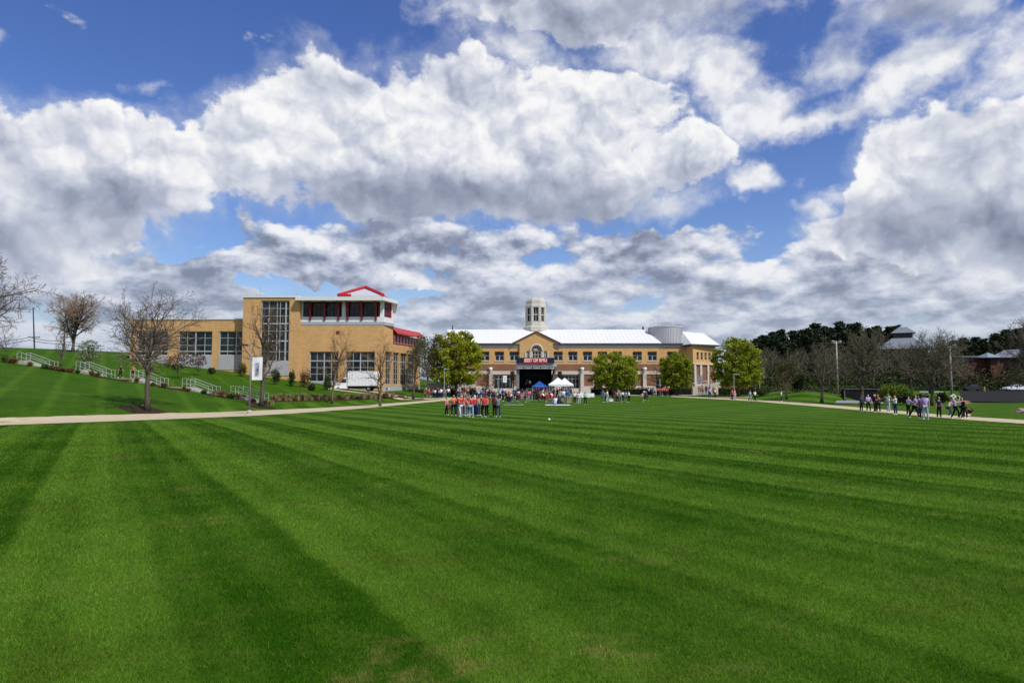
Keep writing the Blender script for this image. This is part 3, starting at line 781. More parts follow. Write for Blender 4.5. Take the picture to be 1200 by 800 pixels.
# ================================================================== main building
def main_building():
    Y0 = 145.0
    root = thing('main_building', 'long golden brick building with white metal roof and round stone cupola behind the stage', 'building', (fx(660, Y0), Y0 + 8, 1.2))
    X = lambda px, Y=Y0: fx(px, Y, 430)
    Z = lambda py, Y=Y0: fz(py, Y)
    d = (1, 0)
    O = (X(521), Y0); Lf = X(803) - O[0]
    U = lambda px: X(px) - O[0]
    zE = Z(403.6); z1 = Z(407.2); z2 = Z(426.6); z3 = Z(434.6); z4 = Z(438.6); z5 = Z(452.2)
    cents = [534, 551, 568.2, 585.4, 602.6, 654.3, 671.5, 688.8, 706.3, 723.6, 747.2, 764.7, 787.6]
    up = [(U(c - 5.2), U(c + 5.2), Z(422.6), Z(411.8)) for c in cents]
    gm = [(U(616.3), U(620.4), Z(419.4), Z(411.5)), (U(623.6), U(634.2), Z(419.4), Z(411.5)), (U(637), U(641.4), Z(419.4), Z(411.5))]
    g0, g1 = U(602.6) - 0.0, U(654.8)
    m = MB()
    facade(m, O, d, U(608.9), z2, z1, [o for o in up if o[1] < U(610)], .28)
    w = m.build('wall', M_tan2, root); w['label'] = 'upper wall of golden brick left of the gable'; m = MB()
    O2 = (X(648.2), Y0); sh = U(648.2)
    facade(m, O2, d, Lf - sh, z2, z1, [(a - sh, b - sh, c, e) for a, b, c, e in up if a > sh], .28)
    w = m.build('wall', M_tan2, root); w['label'] = 'upper wall of golden brick right of the gable'
    m = MB(); m.box(O[0], O[0] + .3, Y0 + .05, Y0 + 20, 0, zE); m.build('end_wall', M_tan2, root)
    for o in up: window(root, O, d, *o, M_glass, M_fr, fw=.12, depth=.28, cols_at=[.5], rows_at=[.56], heavy_r=(0,), heavy_c=(0,), sill=M_stone)
    for o in up:  # louvre above the glass
        mm = MB(); mm.obox(O, d, o[0] + .02, o[1] - .02, -.17, .12, o[3] - .5, o[3] - .01); mm.build('awning', M_black, root)
    # frieze, gutter
    mm = MB(); mm.obox(O, d, 0, U(609.2), -.3, .10, z1 + .002, zE); mm.obox(O, d, U(647.9), Lf, -.3, .10, z1 + .002, zE); mm.build('frieze', mat('grey_stone', (.40, .38, .35), .85, .12), root)
    mm = MB(); mm.obox(O, d, -.4, g0, .102, .42, zE + .002, zE + .26); mm.obox(O, d, g1, U(776), .102, .42, zE + .002, zE + .26); mm.obox(O, d, U(776), Lf, .102, .5, zE + .002, zE + .26); mm.build('gutter', M_gutter, root)
    # gabled centre, standing a little forward
    Yg = Y0 - .45; Og = (fx(602.6, Yg, 410), Yg); Lg = fx(654.8, Yg, 410) - Og[0]
    Ug = lambda px: fx(px, Yg, 410) - Og[0]
    za = Z(411.4); sl = 6.3; sr = 5.9
    inner0, inner1 = Ug(609), Ug(648)
    gm = [(Ug(616.4), Ug(620.6), Z(419.6), za), (Ug(623.4), Ug(634.2), Z(419.6), za), (Ug(637), Ug(641.4), Z(419.6), za)]
    m = MB(); off = inner0
    Oi = (Og[0] + inner0, Yg)
    facade(m, Oi, d, inner1 - inner0, z2, Z(411.3), [(a - off, b - off, c, e) for a, b, c, e in gm], .28)
    # the pediment with an arched opening: strips left, right, over
    cx = Og[0] + Ug(628.6); R = (Ug(634.9) - Ug(622.3)) / 2; zc = Z(411.3); zt = Z(389.2)
    arc = [(cx + R * math.cos(a), zc + R * 1.05 * math.sin(a)) for a in [math.pi - math.pi * i / 14 for i in range(15)]]
    L0, R0 = (Og[0] + inner0, zc), (Og[0] + inner1, zc)
    Lt, Rt, T = (Og[0] - .3, zE + .1), (Og[0] + Lg + .3, zE + .1), (cx, zt)
    Lm, Rm = (Og[0] + inner0, zE + .1), (Og[0] + inner1, zE + .1)
    vs = [L0] + arc + [R0, Rm, Rt, T, Lt, Lm]
    # fan of quads between the arc and the outline (left half, right half)
    def v3(p, y=Yg): return (p[0], y, p[1])
    outl = [L0, Lm, Lt] ; 
    def edge_pt(f):      # walk the outline from L0 up over T to R0
        path = [L0, Lm, T, Rm, R0]
        seg = [math.dist(path[i], path[i + 1]) for i in range(4)]; s = f * sum(seg)
        for i in range(4):
            if s <= seg[i] or i == 3:
                k = min(1, s / seg[i]); return (path[i][0] + (path[i + 1][0] - path[i][0]) * k, path[i][1] + (path[i + 1][1] - path[i][1]) * k)
            s -= seg[i]
    fr = [math.pi * i / 14 for i in range(15)]
    path = [L0, Lm, T, Rm, R0]
    n = 40
    ar = [(cx + R * math.cos(math.pi - math.pi * i / n), zc + R * 1.05 * math.sin(math.pi * i / n)) for i in range(n + 1)]
    ed = [edge_pt(i / n) for i in range(n + 1)]
    m.add([v3(p) for p in ar] + [v3(p) for p in ed], [(i, i + 1, n + 2 + i, n + 1 + i) for i in range(n)])
    m.add([v3(Lm), v3(Lt), v3(T), v3(Rm), v3(Rt)], [(0, 1, 2), (3, 2, 4)])
    m.add([v3(p) for p in ar] + [v3(p, Yg + .28) for p in ar], [(i, n + 1 + i, n + 2 + i, i + 1) for i in range(n)])
    m.box(Og[0] + inner0 - .001, Og[0] + inner0 + .2, Yg + .001, Y0 + .3, z2, zE); m.box(Og[0] + inner1 - .2, Og[0] + inner1 + .001, Yg + .001, Y0 + .3, z2, zE)
    gw = m.build('gable_wall', M_tan2, root)
    for o in gm: window(root, Og, d, *o, M_glass, mat('cream_bar', (.55, .52, .46)), fw=.15, depth=.26, cols=2 if o[1] - o[0] < 1.2 else 3, rows=2)
    # fan light
    fl = MB(); k = len(ar)
    fl.add([v3(p, Yg + .27) for p in ar], [tuple(range(k))[::-1]]); fo = fl.build('window', M_glass, root)
    fb = MB()
    fb.tube([v3((cx + (p[0] - cx) * .95, zc + (p[1] - zc) * .95), Yg + .2) for p in ar], .10, 4)
    fb.tube([v3((cx + (p[0] - cx) * .45, zc + (p[1] - zc) * .45), Yg + .2) for p in ar], .06, 4)
    for i in range(1, 6):
        a = math.pi * i / 6; fb.tube([(cx + R * .12 * math.cos(a), Yg + .2, zc + R * .12 * math.sin(a)), (cx + R * .95 * math.cos(a), Yg + .2, zc + R * 1.0 * math.sin(a))], .06, 4)
    fb.build('window_frame', mat('cream_bar', (.55, .52, .46)), fo)
    st = MB()
    st.tube([v3((cx + (p[0] - cx) * 1.13, zc + (p[1] - zc) * 1.13), Yg - .06) for p in ar], .20, 6)
    for px in (621.9, 635.6): u = Ug(px); st.obox(Og, d, u - .22, u + .22, .002, .14, Z(420.5), zc)
    for px in (615.6, 642.2): u = Ug(px); st.obox(Og, d, u - .14, u + .14, .002, .12, Z(420.5), zc)
    st.obox(Og, d, Ug(615), Ug(643), .003, .16, Z(421.5), Z(420.6))
    st.build('surround', M_stone, root)
    # raking cornice
    rc = MB()
    rc.tube([(Lt[0] - .3, Yg - .1, Lt[1] - .05), (T[0], Yg - .1, T[1] + .12)], .16, 4); rc.tube([(T[0], Yg - .1, T[1] + .12), (Rt[0] + .3, Yg - .1, Rt[1] - .05)], .16, 4)
    rc.build('cornice', mat('cornice_stone', (.22, .17, .12), .8, .1), root)
    # ground storey: brown brick band, pale band, arcade, stone base
    mm = MB(); mm.obox(O, d, 0, U(604.5), -.3, .03, z3 + .002, z2 - .002); mm.obox(O, d, U(651), Lf, -.3, .03, z3 + .002, z2 - .002); mm.obox(O, d, U(604.5) + .01, U(651) - .01, -.3, .028, z3 + .002, z2 - .002)
    b = mm.build('wall', M_brown, root); b['label'] = 'band of brown brick between the storeys'
    mm = MB(); mm.obox(O, d, -.1, Lf, -.3, .16, z4 + .002, z3); mm.build('string_course', M_stone, root)
    low = []
    for a, b_ in ((541, 550), (578.5, 602.6), (606, 650), (657.5, 679), (695.5, 705.8), (733.6, 744.2), (753, 757), (768, 779)):
        low.append((U(a), U(b_), Z(455), Z(439.4)))
    mm = MB(); facade(mm, O, d, Lf, z5, z4, [(a, b_, z5 + .001, e) for a, b_, c, e in low], .3); b = mm.build('wall', M_brown, root); b['label'] = 'ground floor wall of brown brick'
    mm = MB(); facade(mm, (O[0], Y0 - .1), d, Lf, -.2, z5 - .002, [(a, b_, c, z5 - .0025) for a, b_, c, e in low], .4); mm.build('plinth', M_stone, root)
    for a, b_, c, e in low:
        big = b_ - a > 2.5
        window(root, O, d, a, b_, c, e, M_glass, M_fr, fw=.12, depth=.3, cols_at=[.2, .4, .6, .8] if big else [.5], heavy_c=() if big else (0,), rows_at=[.72] if big else [.25])
    for px in (575.2, 682, 755):
        mm = MB(); u = U(px); mm.obox(O, d, u - .36, u + .36, .18, .48, -.2, z3 + .5); mm.obox(O, d, u - .45, u + .45, .17, .56, z3 + .502, z3 + .75); mm.build('pilaster', M_stone, root)
    for px in (575.2, 682, 755):
        mm = MB(); x, y = X(px), Y0 - .95; mm.lathe([(.02, -.36), (.24, -.28), (.34, 0), (.24, .28), (.02, .36)], (x, y, Z(432.3)), 10); lm = mm.build('wall_lamp', mat('white_globe', (.8, .8, .78), .3, 0), root, True)
        mm = MB(); mm.tube([(x, Y0 - .4, Z(431)), (x, y, Z(430.4))], .05, 5); mm.build('bracket', M_black, lm)
    # white roof: front slope, hip at the right end
    Ye, Yr = Y0 - .46, Y0 + 10
    zr = fz(386.0, Yr); ze = zE + .25
    xl, xe, xr = X(522) - .5, X(776, Ye), fx(755, Yr, 386)
    m = MB()
    m.add([(xl, Ye, ze), (xe, Ye, ze), (xr, Yr, zr), (xl, Yr, zr), (xe, Yr + 11, ze), (xl, Yr + 11, ze)], [(0, 1, 2, 3), (1, 4, 2), (3, 2, 4, 5), (0, 3, 5), (0, 5, 4, 1)])
    # cross roof behind the gable
    zg = zt + .1
    kk = (zg - ze) / (zr - ze)
    m.add([(Og[0] - .5, Yg - .35, ze + .03), (T[0], Yg - .35, zg + .08), (Og[0] + Lg + .5, Yg - .35, ze + .03), (T[0], Ye + (Yr - Ye) * kk + .4, zg + .08), (Og[0] - .5, Ye + .3, ze + .03), (Og[0] + Lg + .5, Ye + .3, ze + .03)],
          [(0, 1, 3, 4), (1, 2, 5, 3)])
    # standing seams
    x = xl + .4
    while x < xe - .2:
        f = 1.0 if x < xr else max(0.05, (xe - x) / (xe - xr))
        m.tube([(x, Ye, ze + .03), (x, Ye + (Yr - Ye) * f, ze + (zr - ze) * f + .02)], .018, 3); x += .9
    m.build('roof', M_roofw, root)
    # drum clad in ribbed metal where the wing turns
    dc = (fx(779.5, 152.5, 390), 152.5); dr = 20.0 / F * 152.5 * .98
    m = MB(); m.lathe([(dr, 8), (dr, fz(383.2, 150))], (dc[0], dc[1], 0), 40)
    m.lathe([(dr + .12, fz(383.2, 150) + .002), (dr + .12, fz(382.3, 150))], (dc[0], dc[1], 0), 40)
    dm = m.build('drum', mat('ribbed_metal', (.58, .59, .61), .5, .08, 1.2, stretch=(3, 3, .1), metal=.3), root)
    m = MB()
    for i in range(64):
        a = 2 * math.pi * i / 64; m.obox((dc[0] + (dr - .02) * math.cos(a), dc[1] + (dr - .02) * math.sin(a)), (-math.sin(a), math.cos(a)), -.05, .05, .0, .10, 8, fz(383.4, 150))
    m.build('rib', M_metal, dm)
    rl = MB()
    for i in range(14):
        a = 2 * math.pi * i / 14; rl.tube([(dc[0] + dr * .9 * math.cos(a), dc[1] + dr * .9 * math.sin(a), fz(382.4, 150)), (dc[0] + dr * .9 * math.cos(a), dc[1] + dr * .9 * math.sin(a), fz(378.5, 150))], .03, 4)
    rl.tube([(dc[0] + dr * .9 * math.cos(2 * math.pi * i / 28), dc[1] + dr * .9 * math.sin(2 * math.pi * i / 28), fz(378.5, 150)) for i in range(29)], .03, 4); rl.build('railing', M_metal, dm)
    # end wing
    W0 = (fx(812.3, 141.2, 430), 141.2); W1 = (fx(838.6, 144.8, 430), 144.8); Lw = math.dist(W0, W1); dw = ((W1[0] - W0[0]) / Lw, (W1[1] - W0[1]) / Lw)
    Wl = (fx(803.2, 145.2, 430), 145.3)
    Ll = math.dist(Wl, W0); dl = ((W0[0] - Wl[0]) / Ll, (W0[1] - Wl[1]) / Ll)
    uw = lambda px: ((px - 600) / F * W0[1] - W0[0]) / (dw[0] - (px - 600) / F * dw[1])
    zz = lambda py: fz(py, 142.5)
    wo = [(uw(c - 1.35), uw(c + 1.35), zz(421.8), zz(412.6)) for c in (817.9, 822.6, 827.2, 831.7, 836.1)]
    m = MB(); facade(m, W0, dw, Lw, zz(426.3), zz(405.6), wo, .25); facade(m, Wl, dl, Ll, 0, zz(405.6), [], .2)
    Wb = (W1[0] - 1.5, 160.0)
    facade(m, W1, ((Wb[0] - W1[0]) / math.dist(W1, Wb), (Wb[1] - W1[1]) / math.dist(W1, Wb)), math.dist(W1, Wb), 0, zz(405.6), [], .2)
    w = m.build('wall', M_tan2, root); w['label'] = 'golden brick end wing'
    for o in wo: window(root, W0, dw, *o, M_glass, M_stone, fw=.10, depth=.25, cols=1, rows=2)
    m = MB(); m.obox(W0, dw, .02, Lw - .02, -.4, .04, zz(450), zz(426.4)); b = m.build('wall', M_brown, root); b['label'] = 'brown brick lower wall of the end wing'
    for px in (813.6, 820.4, 828.8, 837.4):
        m = MB(); u = uw(px); m.obox(W0, dw, u - .28, u + .28, .042, .3, 0, zz(426.2)); m.build('pilaster', M_stone, root)
    m = MB(); m.obox(W0, dw, -.1, Lw + .1, -.3, .34, zz(427.3), zz(426.0)); m.obox(W0, dw, -.2, Lw + .2, -.3, .3, zz(405.5), zz(403.9)); m.build('string_course', M_stone, root)
    m = MB(); m.obox(W0, dw, .05, Lw - .05, -.2, .36, -.3, zz(450)); m.build('plinth', M_stone, root)
    ap0, ap1 = (fx(800, 151, 388), 151.5), (fx(825, 152, 390), 152.5); za = fz(388.4, 151.5)
    c0 = (Wl[0] - .9, Wl[1] - .2); c1 = (W0[0] - .5, W0[1] - .9); c2 = (W1[0] + .8, W1[1] - .7); c3 = (Wb[0] + .8, Wb[1]); c4 = (Wl[0] - 2, Wb[1]); cz = zz(403.6)
    m = MB(); m.add([(*c0, cz), (*c1, cz), (*c2, cz), (*c3, cz), (*c4, cz), (*ap0, za), (*ap1, za - .3)], [(0, 1, 5), (1, 2, 6, 5), (2, 3, 6), (3, 4, 5, 6), (4, 0, 5), (0, 4, 3, 2, 1)])
    r = m.build('roof', M_roofw, root); r['label'] = 'hipped white roof of the end wing'
    m = MB(); m.prism([c0, c1, c2, c3, c4], cz - .24, cz - .003); m.build('eaves', M_gutter, root)
    # cupola on the ridge
    Yc = Yr + 1.0; cx = fx(627.6, Yc, 370); k = Yc / F
    z = lambda py: fz(py, Yc)
    m = MB()
    m.lathe([(15.6 * k, z(389)), (15.4 * k, z(383.8)), (12.9 * k, z(382.5)), (12.6 * k, z(378.6)), (12.4 * k, z(378.4)), (12.4 * k, z(377.2))], (cx, Yc, 0), 8, rot=math.pi / 8)
    cu = m.build('cupola', M_cup, root)
    m = MB()
    for i in range(8):
        a = 2 * math.pi * (i + .5) / 8; m.lathe([(1.75 * k, z(377.2)), (1.75 * k, z(361))], (cx + 11.2 * k * math.cos(a), Yc + 11.2 * k * math.sin(a), 0), 6)
    m.build('pier', M_cup, cu)
    m = MB(); m.lathe([(10.6 * k, z(377)), (10.6 * k, z(361))], (cx, Yc, 0), 8, rot=math.pi / 8); m.build('pane', M_glass, cu)
    m = MB()
    m.lathe([(11.3 * k, z(370.0)), (11.3 * k, z(369.0))], (cx, Yc, 0), 8, rot=math.pi / 8)
    for i in range(8):
        a0, a1 = 2 * math.pi * (i + .5) / 8, 2 * math.pi * (i + 1.5) / 8; x = cx + 10.7 * k * (math.cos(a0) + math.cos(a1)) / 2; y = Yc + 10.7 * k * (math.sin(a0) + math.sin(a1)) / 2
        m.tube([(x, y, z(377)), (x, y, z(361))], .32 * k, 4)
    m.build('window_frame', M_cup, cu)
    m = MB(); m.lathe([(12.6 * k, z(361.2)), (12.9 * k, z(360.6)), (12.9 * k, z(359.3)), (12.2 * k, z(357)), (12.0 * k, z(353.5)), (10.4 * k, z(350.6)), (7.8 * k, z(349.4)), (.3, z(349.0))], (cx, Yc, 0), 8, rot=math.pi / 8); m.build('dome', M_cup, cu)
    # roof vents and a lightning rod
    m = MB(); m.tube([(fx(530.4, Yr, 384), Yr, zr - .3), (fx(530.4, Yr, 384), Yr, zr + .9)], .12, 6); m.tube([(fx(753.5, Yr, 384), Yr, zr - .3), (fx(753.5, Yr, 384), Yr, zr + .6)], .2, 6); m.build('vent_pipe', M_black, root)
main_building()

# ================================================================== buildings and walls on the right
def barn():
    Y = 205.0; root = thing('barn_roofed_hall', 'dark brick hall with grey hipped roof and square lantern among the pines', 'building', (fx(1076, Y), Y + 8, 5))
    X = lambda px: fx(px, Y, 410); Z = lambda py: fz(py, Y)
    g = mat('slate_roof', (.17, .19, .22), .6, .12, .8); dk = mat('dark_cladding', (.07, .06, .06), .8, .2, .8)
    MB().box(X(1047), X(1106), Y, Y + 16, 2, Z(407)).build('wall', M_red, root)
    m = MB(); z0, z1 = Z(408), Z(394); yc = Y + 8
    a, b = X(1064), X(1090)
    m.add([(X(1044), Y - 1, z0), (X(1109), Y - 1, z0), (X(1109), Y + 17, z0), (X(1044), Y + 17, z0), (a, Y + 5, z1), (b, Y + 5, z1), (b, Y + 11, z1), (a, Y + 11, z1)],
          [(0, 1, 5, 4), (1, 2, 6, 5), (2, 3, 7, 6), (3, 0, 4, 7), (4, 5, 6, 7), (3, 2, 1, 0)]); m.build('roof', g, root)
    l = MB(); l.box(a + .3, b - .3, Y + 5.2, Y + 10.8, z1 - .4, Z(388)); ln = l.build('lantern', dk, root)
    for px in (1068, 1073, 1078, 1083):
        MB().box(X(px), X(px + 3.2), Y + 5.12, Y + 5.19, Z(393.4), Z(389)).build('pane', M_glass, ln)
    m = MB(); m.add([(a - .6, Y + 4.4, Z(388.2)), (b + .6, Y + 4.4, Z(388.2)), (b + .6, Y + 11.6, Z(388.2)), (a - .6, Y + 11.6, Z(388.2)), ((a + b) / 2 - 1.2, yc, Z(380.3)), ((a + b) / 2 + 1.2, yc, Z(380.3))],
                    [(0, 1, 5, 4), (1, 2, 5), (2, 3, 4, 5), (3, 0, 4), (3, 2, 1, 0)]); m.build('lantern_roof', g, root)
    for i in range(6):
        window(root, (X(1047), Y - .003), (1, 0), 1.2 + i * 2.3, 2.5 + i * 2.3, Z(418), Z(411.5), M_glass, dk, fw=.08, depth=0.0)
    root.rotation_euler = (0, 0, math.radians(-30)); root.scale = (.86, .86, 1)
barn()

def brick_hall():
    Y = 185.0; root = thing('brick_hall', 'dark red brick hall with a small blue grey turret beyond the car park', 'building', (fx(1175, Y), Y + 8, 4))
    X = lambda px: fx(px, Y, 430); Z = lambda py: fz(py, Y)
    g = mat('blue_roof', (.20, .25, .29), .5, .1, .8)
    ops = []
    for px in (1128, 1136, 1168, 1176, 1190, 1200, 1212):
        ops += [(X(px) - X(1118), X(px + 3.6) - X(1118), Z(440), Z(434)), (X(px) - X(1118), X(px + 3.6) - X(1118), Z(429.5), Z(423.5))]
    m = MB(); facade(m, (X(1118), Y), (1, 0), X(1250) - X(1118), 2, Z(419), ops, .25); m.box(X(1118), X(1118) + .2, Y + .01, Y + 18, 2, Z(419)); m.build('wall', M_red, root)
    for o in ops: window(root, (X(1118), Y), (1, 0), *o, M_glass, mat('dim_bar', (.2, .2, .2)), fw=.08, depth=.25)
    m = MB(); m.add([(X(1115), Y - .8, Z(419)), (X(1252), Y - .8, Z(419)), (X(1252), Y + 18, Z(419)), (X(1115), Y + 18, Z(419)), (X(1124), Y + 8, Z(415)), (X(1245), Y + 8, Z(415))], [(0, 1, 5, 4), (1, 2, 5), (2, 3, 4, 5), (3, 0, 4), (3, 2, 1, 0)])
    m.build('roof', mat('dark_shingle', (.05, .05, .055), .8, .2), root)
    t = MB().box(X(1155.5), X(1166), Y - 1.8, Y + 2, 2, Z(419.5)).build('turret', M_red, root)
    m = MB(); m.add([(X(1149), Y - 2.9, Z(419.2)), (X(1167.5), Y - 2.9, Z(419.2)), (X(1167.5), Y + 3, Z(419.2)), (X(1149), Y + 3, Z(419.2)), (X(1158), Y, Z(413))], [(0, 1, 4), (1, 2, 4), (2, 3, 4), (3, 0, 4), (3, 2, 1, 0)]); m.build('turret_roof', g, t)
    m = MB(); m.add([(X(1182), Y - 2.2, Z(419)), (X(1230), Y - 2.2, Z(419)), (X(1206), Y - 2.2, Z(408)), (X(1182), Y + 9, Z(419)), (X(1230), Y + 9, Z(419)), (X(1206), Y + 9, Z(408))], [(0, 2, 5, 3), (2, 1, 4, 5), (0, 1, 2), (5, 4, 3), (3, 4, 1, 0)])
    r = m.build('roof', mat('grey_lead', (.24, .25, .28), .5, .1), root); r['label'] = 'grey gabled roof over the porch'
brick_hall()

def small_walls():
    # dark retaining wall with its splayed concrete wing
    Y = 104.0; X = lambda px: fx(px, Y, 465)
    root = thing('retaining_wall', 'dark retaining wall with splayed grey concrete wing beside the lime bush', 'wall', (X(1010), Y, h(X(1010), Y)))
    MB().box(X(990.5), X(1036), Y, Y + 1.2, -.2, fz(456.2, Y)).build('wall', mat('dark_block', (.016, .016, .018), 1.0, .25, 1.2, .03), root)
    m = MB(); x0, x1 = X(979), X(990.5)
    m.add([(x0, Y - 3.2, .2), (x1, Y - .0, -.2), (x1, Y, fz(456.4, Y)), (x0 - .0, Y - 3.2, h(x0, Y - 3.2) + .15), (x0, Y - 2.8, .2), (x1, Y + .4, -.2), (x1, Y + .4, fz(456.4, Y)), (x0, Y - 2.8, h(x0, Y - 3) + .15)],
          [(0, 1, 2, 3), (7, 6, 5, 4), (3, 2, 6, 7), (0, 4, 5, 1), (1, 5, 6, 2), (0, 3, 7, 4)]); m.build('wing_wall', mat('grey_concrete', (.11, .11, .11), .9, .2, 1.5), root)
    MB().box(X(990), X(1036.5), Y - .12, Y + 1.3, fz(456.2, Y) + .002, fz(455.3, Y)).build('coping', mat('grey_concrete', (.11, .11, .11)), root)
    # pale ramp wall under the end wing
    Y = 139.5; X = lambda px: fx(px, Y, 455)
    rw = thing('ramp_wall', 'pale stone ramp wall with thin railing in front of the end wing', 'wall', (X(828), Y, 1))
    m = MB(); m.add([(X(812), Y, 0), (X(845), Y, 0), (X(845), Y, fz(447.5, Y)), (X(812), Y, fz(453, Y)), (X(812), Y + .4, 0), (X(845), Y + .4, 0), (X(845), Y + .4, fz(447.5, Y)), (X(812), Y + .4, fz(453, Y))],
                    [(0, 1, 2, 3), (7, 6, 5, 4), (3, 2, 6, 7), (1, 5, 6, 2), (0, 3, 7, 4), (0, 4, 5, 1)]); m.build('wall', M_stone, rw)
    m = MB(); m.tube([(X(812), Y + .2, fz(449, Y)), (X(845), Y + .2, fz(443.5, Y))], .05, 5)
    for i in range(7):
        f = i / 6; x = X(812) + (X(845) - X(812)) * f; z = fz(453 - 5.5 * f, Y); m.tube([(x, Y + .2, z), (x, Y + .2, z + .72)], .035, 5)
    m.build('railing', M_white, rw)
    Y = 140.5; X = lambda px: fx(px, Y, 455)
    b = thing('garden_wall', 'low brown brick wall right of the end wing ramp', 'wall', (X(855), Y, 1.2))
    MB().box(X(846), X(878), Y, Y + .5, 0, fz(449.5, Y)).build('wall', M_brown, b); MB().box(X(845.6), X(878.4), Y - .08, Y + .58, fz(449.5, Y) + .002, fz(448.7, Y)).build('coping', M_stone, b)
    Y = 134.0; X = lambda px: fx(px, Y, 455)
    b = thing('terrace_wall', 'pale terrace wall behind the lime green tree left of the stage', 'wall', (X(516), Y, 1.0))
    MB().box(X(498), X(557), Y, Y + .5, 0, fz(449.3, Y)).build('wall', M_stone, b); MB().box(X(497.6), X(557.4), Y - .08, Y + .58, fz(449.3, Y) + .002, fz(448.6, Y)).build('coping', M_conc, b)
small_walls()

# ------------------------------------------------------------------ trees
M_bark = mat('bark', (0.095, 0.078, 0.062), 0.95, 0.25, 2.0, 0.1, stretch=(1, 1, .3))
M_bark_w = mat('warm_bark', (0.16, 0.125, 0.09), 0.95, 0.25, 2.0, 0.1, stretch=(1, 1, .3))  # lighter, warmer bark of the amber twigged trees
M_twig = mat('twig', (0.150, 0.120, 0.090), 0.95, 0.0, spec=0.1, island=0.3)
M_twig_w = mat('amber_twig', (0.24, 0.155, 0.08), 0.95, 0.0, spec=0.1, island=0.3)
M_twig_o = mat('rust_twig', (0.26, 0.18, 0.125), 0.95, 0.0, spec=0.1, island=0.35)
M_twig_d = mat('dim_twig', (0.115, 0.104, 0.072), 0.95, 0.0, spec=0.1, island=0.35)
M_lime = mat('lime_leaf', (0.300, 0.330, 0.020), 0.6, 0.16, 0.9, 0.2, island=0.35, trans=0.45)
M_lime2 = mat('spring_leaf', (0.255, 0.300, 0.020), 0.6, 0.16, 0.9, 0.2, island=0.35, trans=0.45)
M_bud = mat('budding_leaf', (0.085, 0.085, 0.030), 0.7, 0.2, 0.9, 0.1, island=0.45, trans=0.2)
M_needle = mat('needle', (0.026, 0.042, 0.017), 0.8, 0.25, 0.8, 0.15, island=0.5)
M_ever = mat('evergreen_leaf', (0.035, 0.055, 0.014), 0.7, 0.25, 1.2, 0.2, island=0.5, trans=0.1)
M_yew = mat('golden_yew', (0.095, 0.095, 0.018), 0.7, 0.25, 1.2, 0.2, island=0.5, trans=0.15)
M_limeb = mat('lime_bush_leaf', (0.115, 0.165, 0.014), 0.6, 0.22, 1.2, 0.2, island=0.45, trans=0.3)
M_plum = mat('plum_leaf', (0.060, 0.026, 0.028), 0.7, 0.2, 1.2, 0.2, island=0.5, trans=0.2)
M_rust = mat('rust_leaf', (0.13, 0.07, 0.03), 0.8, 0.2, 1.2, 0.1, island=0.5, trans=0.1)
M_straw = mat('straw', (0.30, 0.235, 0.12), 0.9, 0.1, 1.2, 0.1, island=0.4)
M_hedge = mat('hedge_leaf', (0.016, 0.026, 0.008), 0.8, 0.25, 1.0, 0.1, island=0.5)
M_blos = mat('pale_blossom', (0.22, 0.24, 0.12), 0.7, 0.2, 1.2, 0.1, island=0.4, trans=0.3)

def skeleton(seed, trunk=0.25, spread=0.8, up=0.35, kids=(7, 6, 5, 4), lens=(0.55, 0.5, 0.45, 0.45), start=0.3, ang=(45, 45, 40, 40), r0=0.028, fork=False, lean=0.0):
    """limbs of a bare tree one unit tall: list of (points, radii, level)"""
    r = random.Random(seed); out = []
    def branch(p, d, length, rad, lvl):
        n = 7 if lvl == 0 else (6 if lvl == 1 else (4 if lvl == 2 else 3))
        pts = [p.copy()]; rs = [rad]; d = d.normalized()
        for i in range(n):
            wob = Vector((r.gauss(0, 1), r.gauss(0, 1), r.gauss(0, 1))) * (0.07 if lvl == 0 else 0.17)
            d = (d + wob + Vector((0, 0, up * (0.12 if lvl else 0.1)))).normalized()
            pts.append(pts[-1] + d * (length / n)); rs.append(max(rad * (1 - (i + 1) / n * (0.62 if lvl == 0 else 0.8)), 0.0009))
        out.append((pts, rs, lvl))
        if lvl >= len(kids): return
        k = kids[lvl]
        for j in range(k):
            f = start + (1 - start) * (j + r.random() * 0.8) / k if lvl == 0 else 0.15 + 0.85 * (j + r.random()) / k
            f = min(f, 0.999); i = int(f * n); q = pts[i].lerp(pts[i + 1], f * n - i)
            dd = (pts[i + 1] - pts[i]).normalized()
            a = math.radians(ang[lvl] * (0.7 + 0.6 * r.random())); az = (j * 2.4 + r.random() * 1.3)
            t = dd.cross(Vector((0, 0, 1)) if abs(dd.z) < .9 else Vector((1, 0, 0))).normalized(); b = dd.cross(t)
            nd = dd * math.cos(a) + (t * math.cos(az) + b * math.sin(az)) * math.sin(a)
            ll = length * lens[lvl] * (1.15 - 0.55 * f if lvl == 0 else 1.1 - 0.4 * f) * (0.8 + 0.4 * r.random())
            branch(q, nd, ll, max((rs[i] * 0.68), 0.0012), lvl + 1)
    if fork:
        branch(Vector((0, 0, 0)), Vector((lean, 0, 1)), 0.62, r0, 0)
        for s in (-1, 1, .3): branch(Vector((0, 0, .22 + .05 * s)), Vector((s * .5, r.uniform(-.4, .4), 1)), 0.62, r0 * .62, 0)
    else: branch(Vector((0, 0, 0)), Vector((lean, 0, 1)), 0.78, r0, 0)
    return out

def fit(sk, height, width):
    zs = [p.z for pts, _, _ in sk for p in pts]; xs = sorted(math.hypot(p.x, p.y) for pts, _, l in sk for p in pts)
    kz = height / max(zs); kx = (width / 2) / xs[int(len(xs) * .985)]
    return [([Vector((p.x * kx, p.y * kx, p.z * kz)) for p in pts], [q * height for q in rs], l) for pts, rs, l in sk]

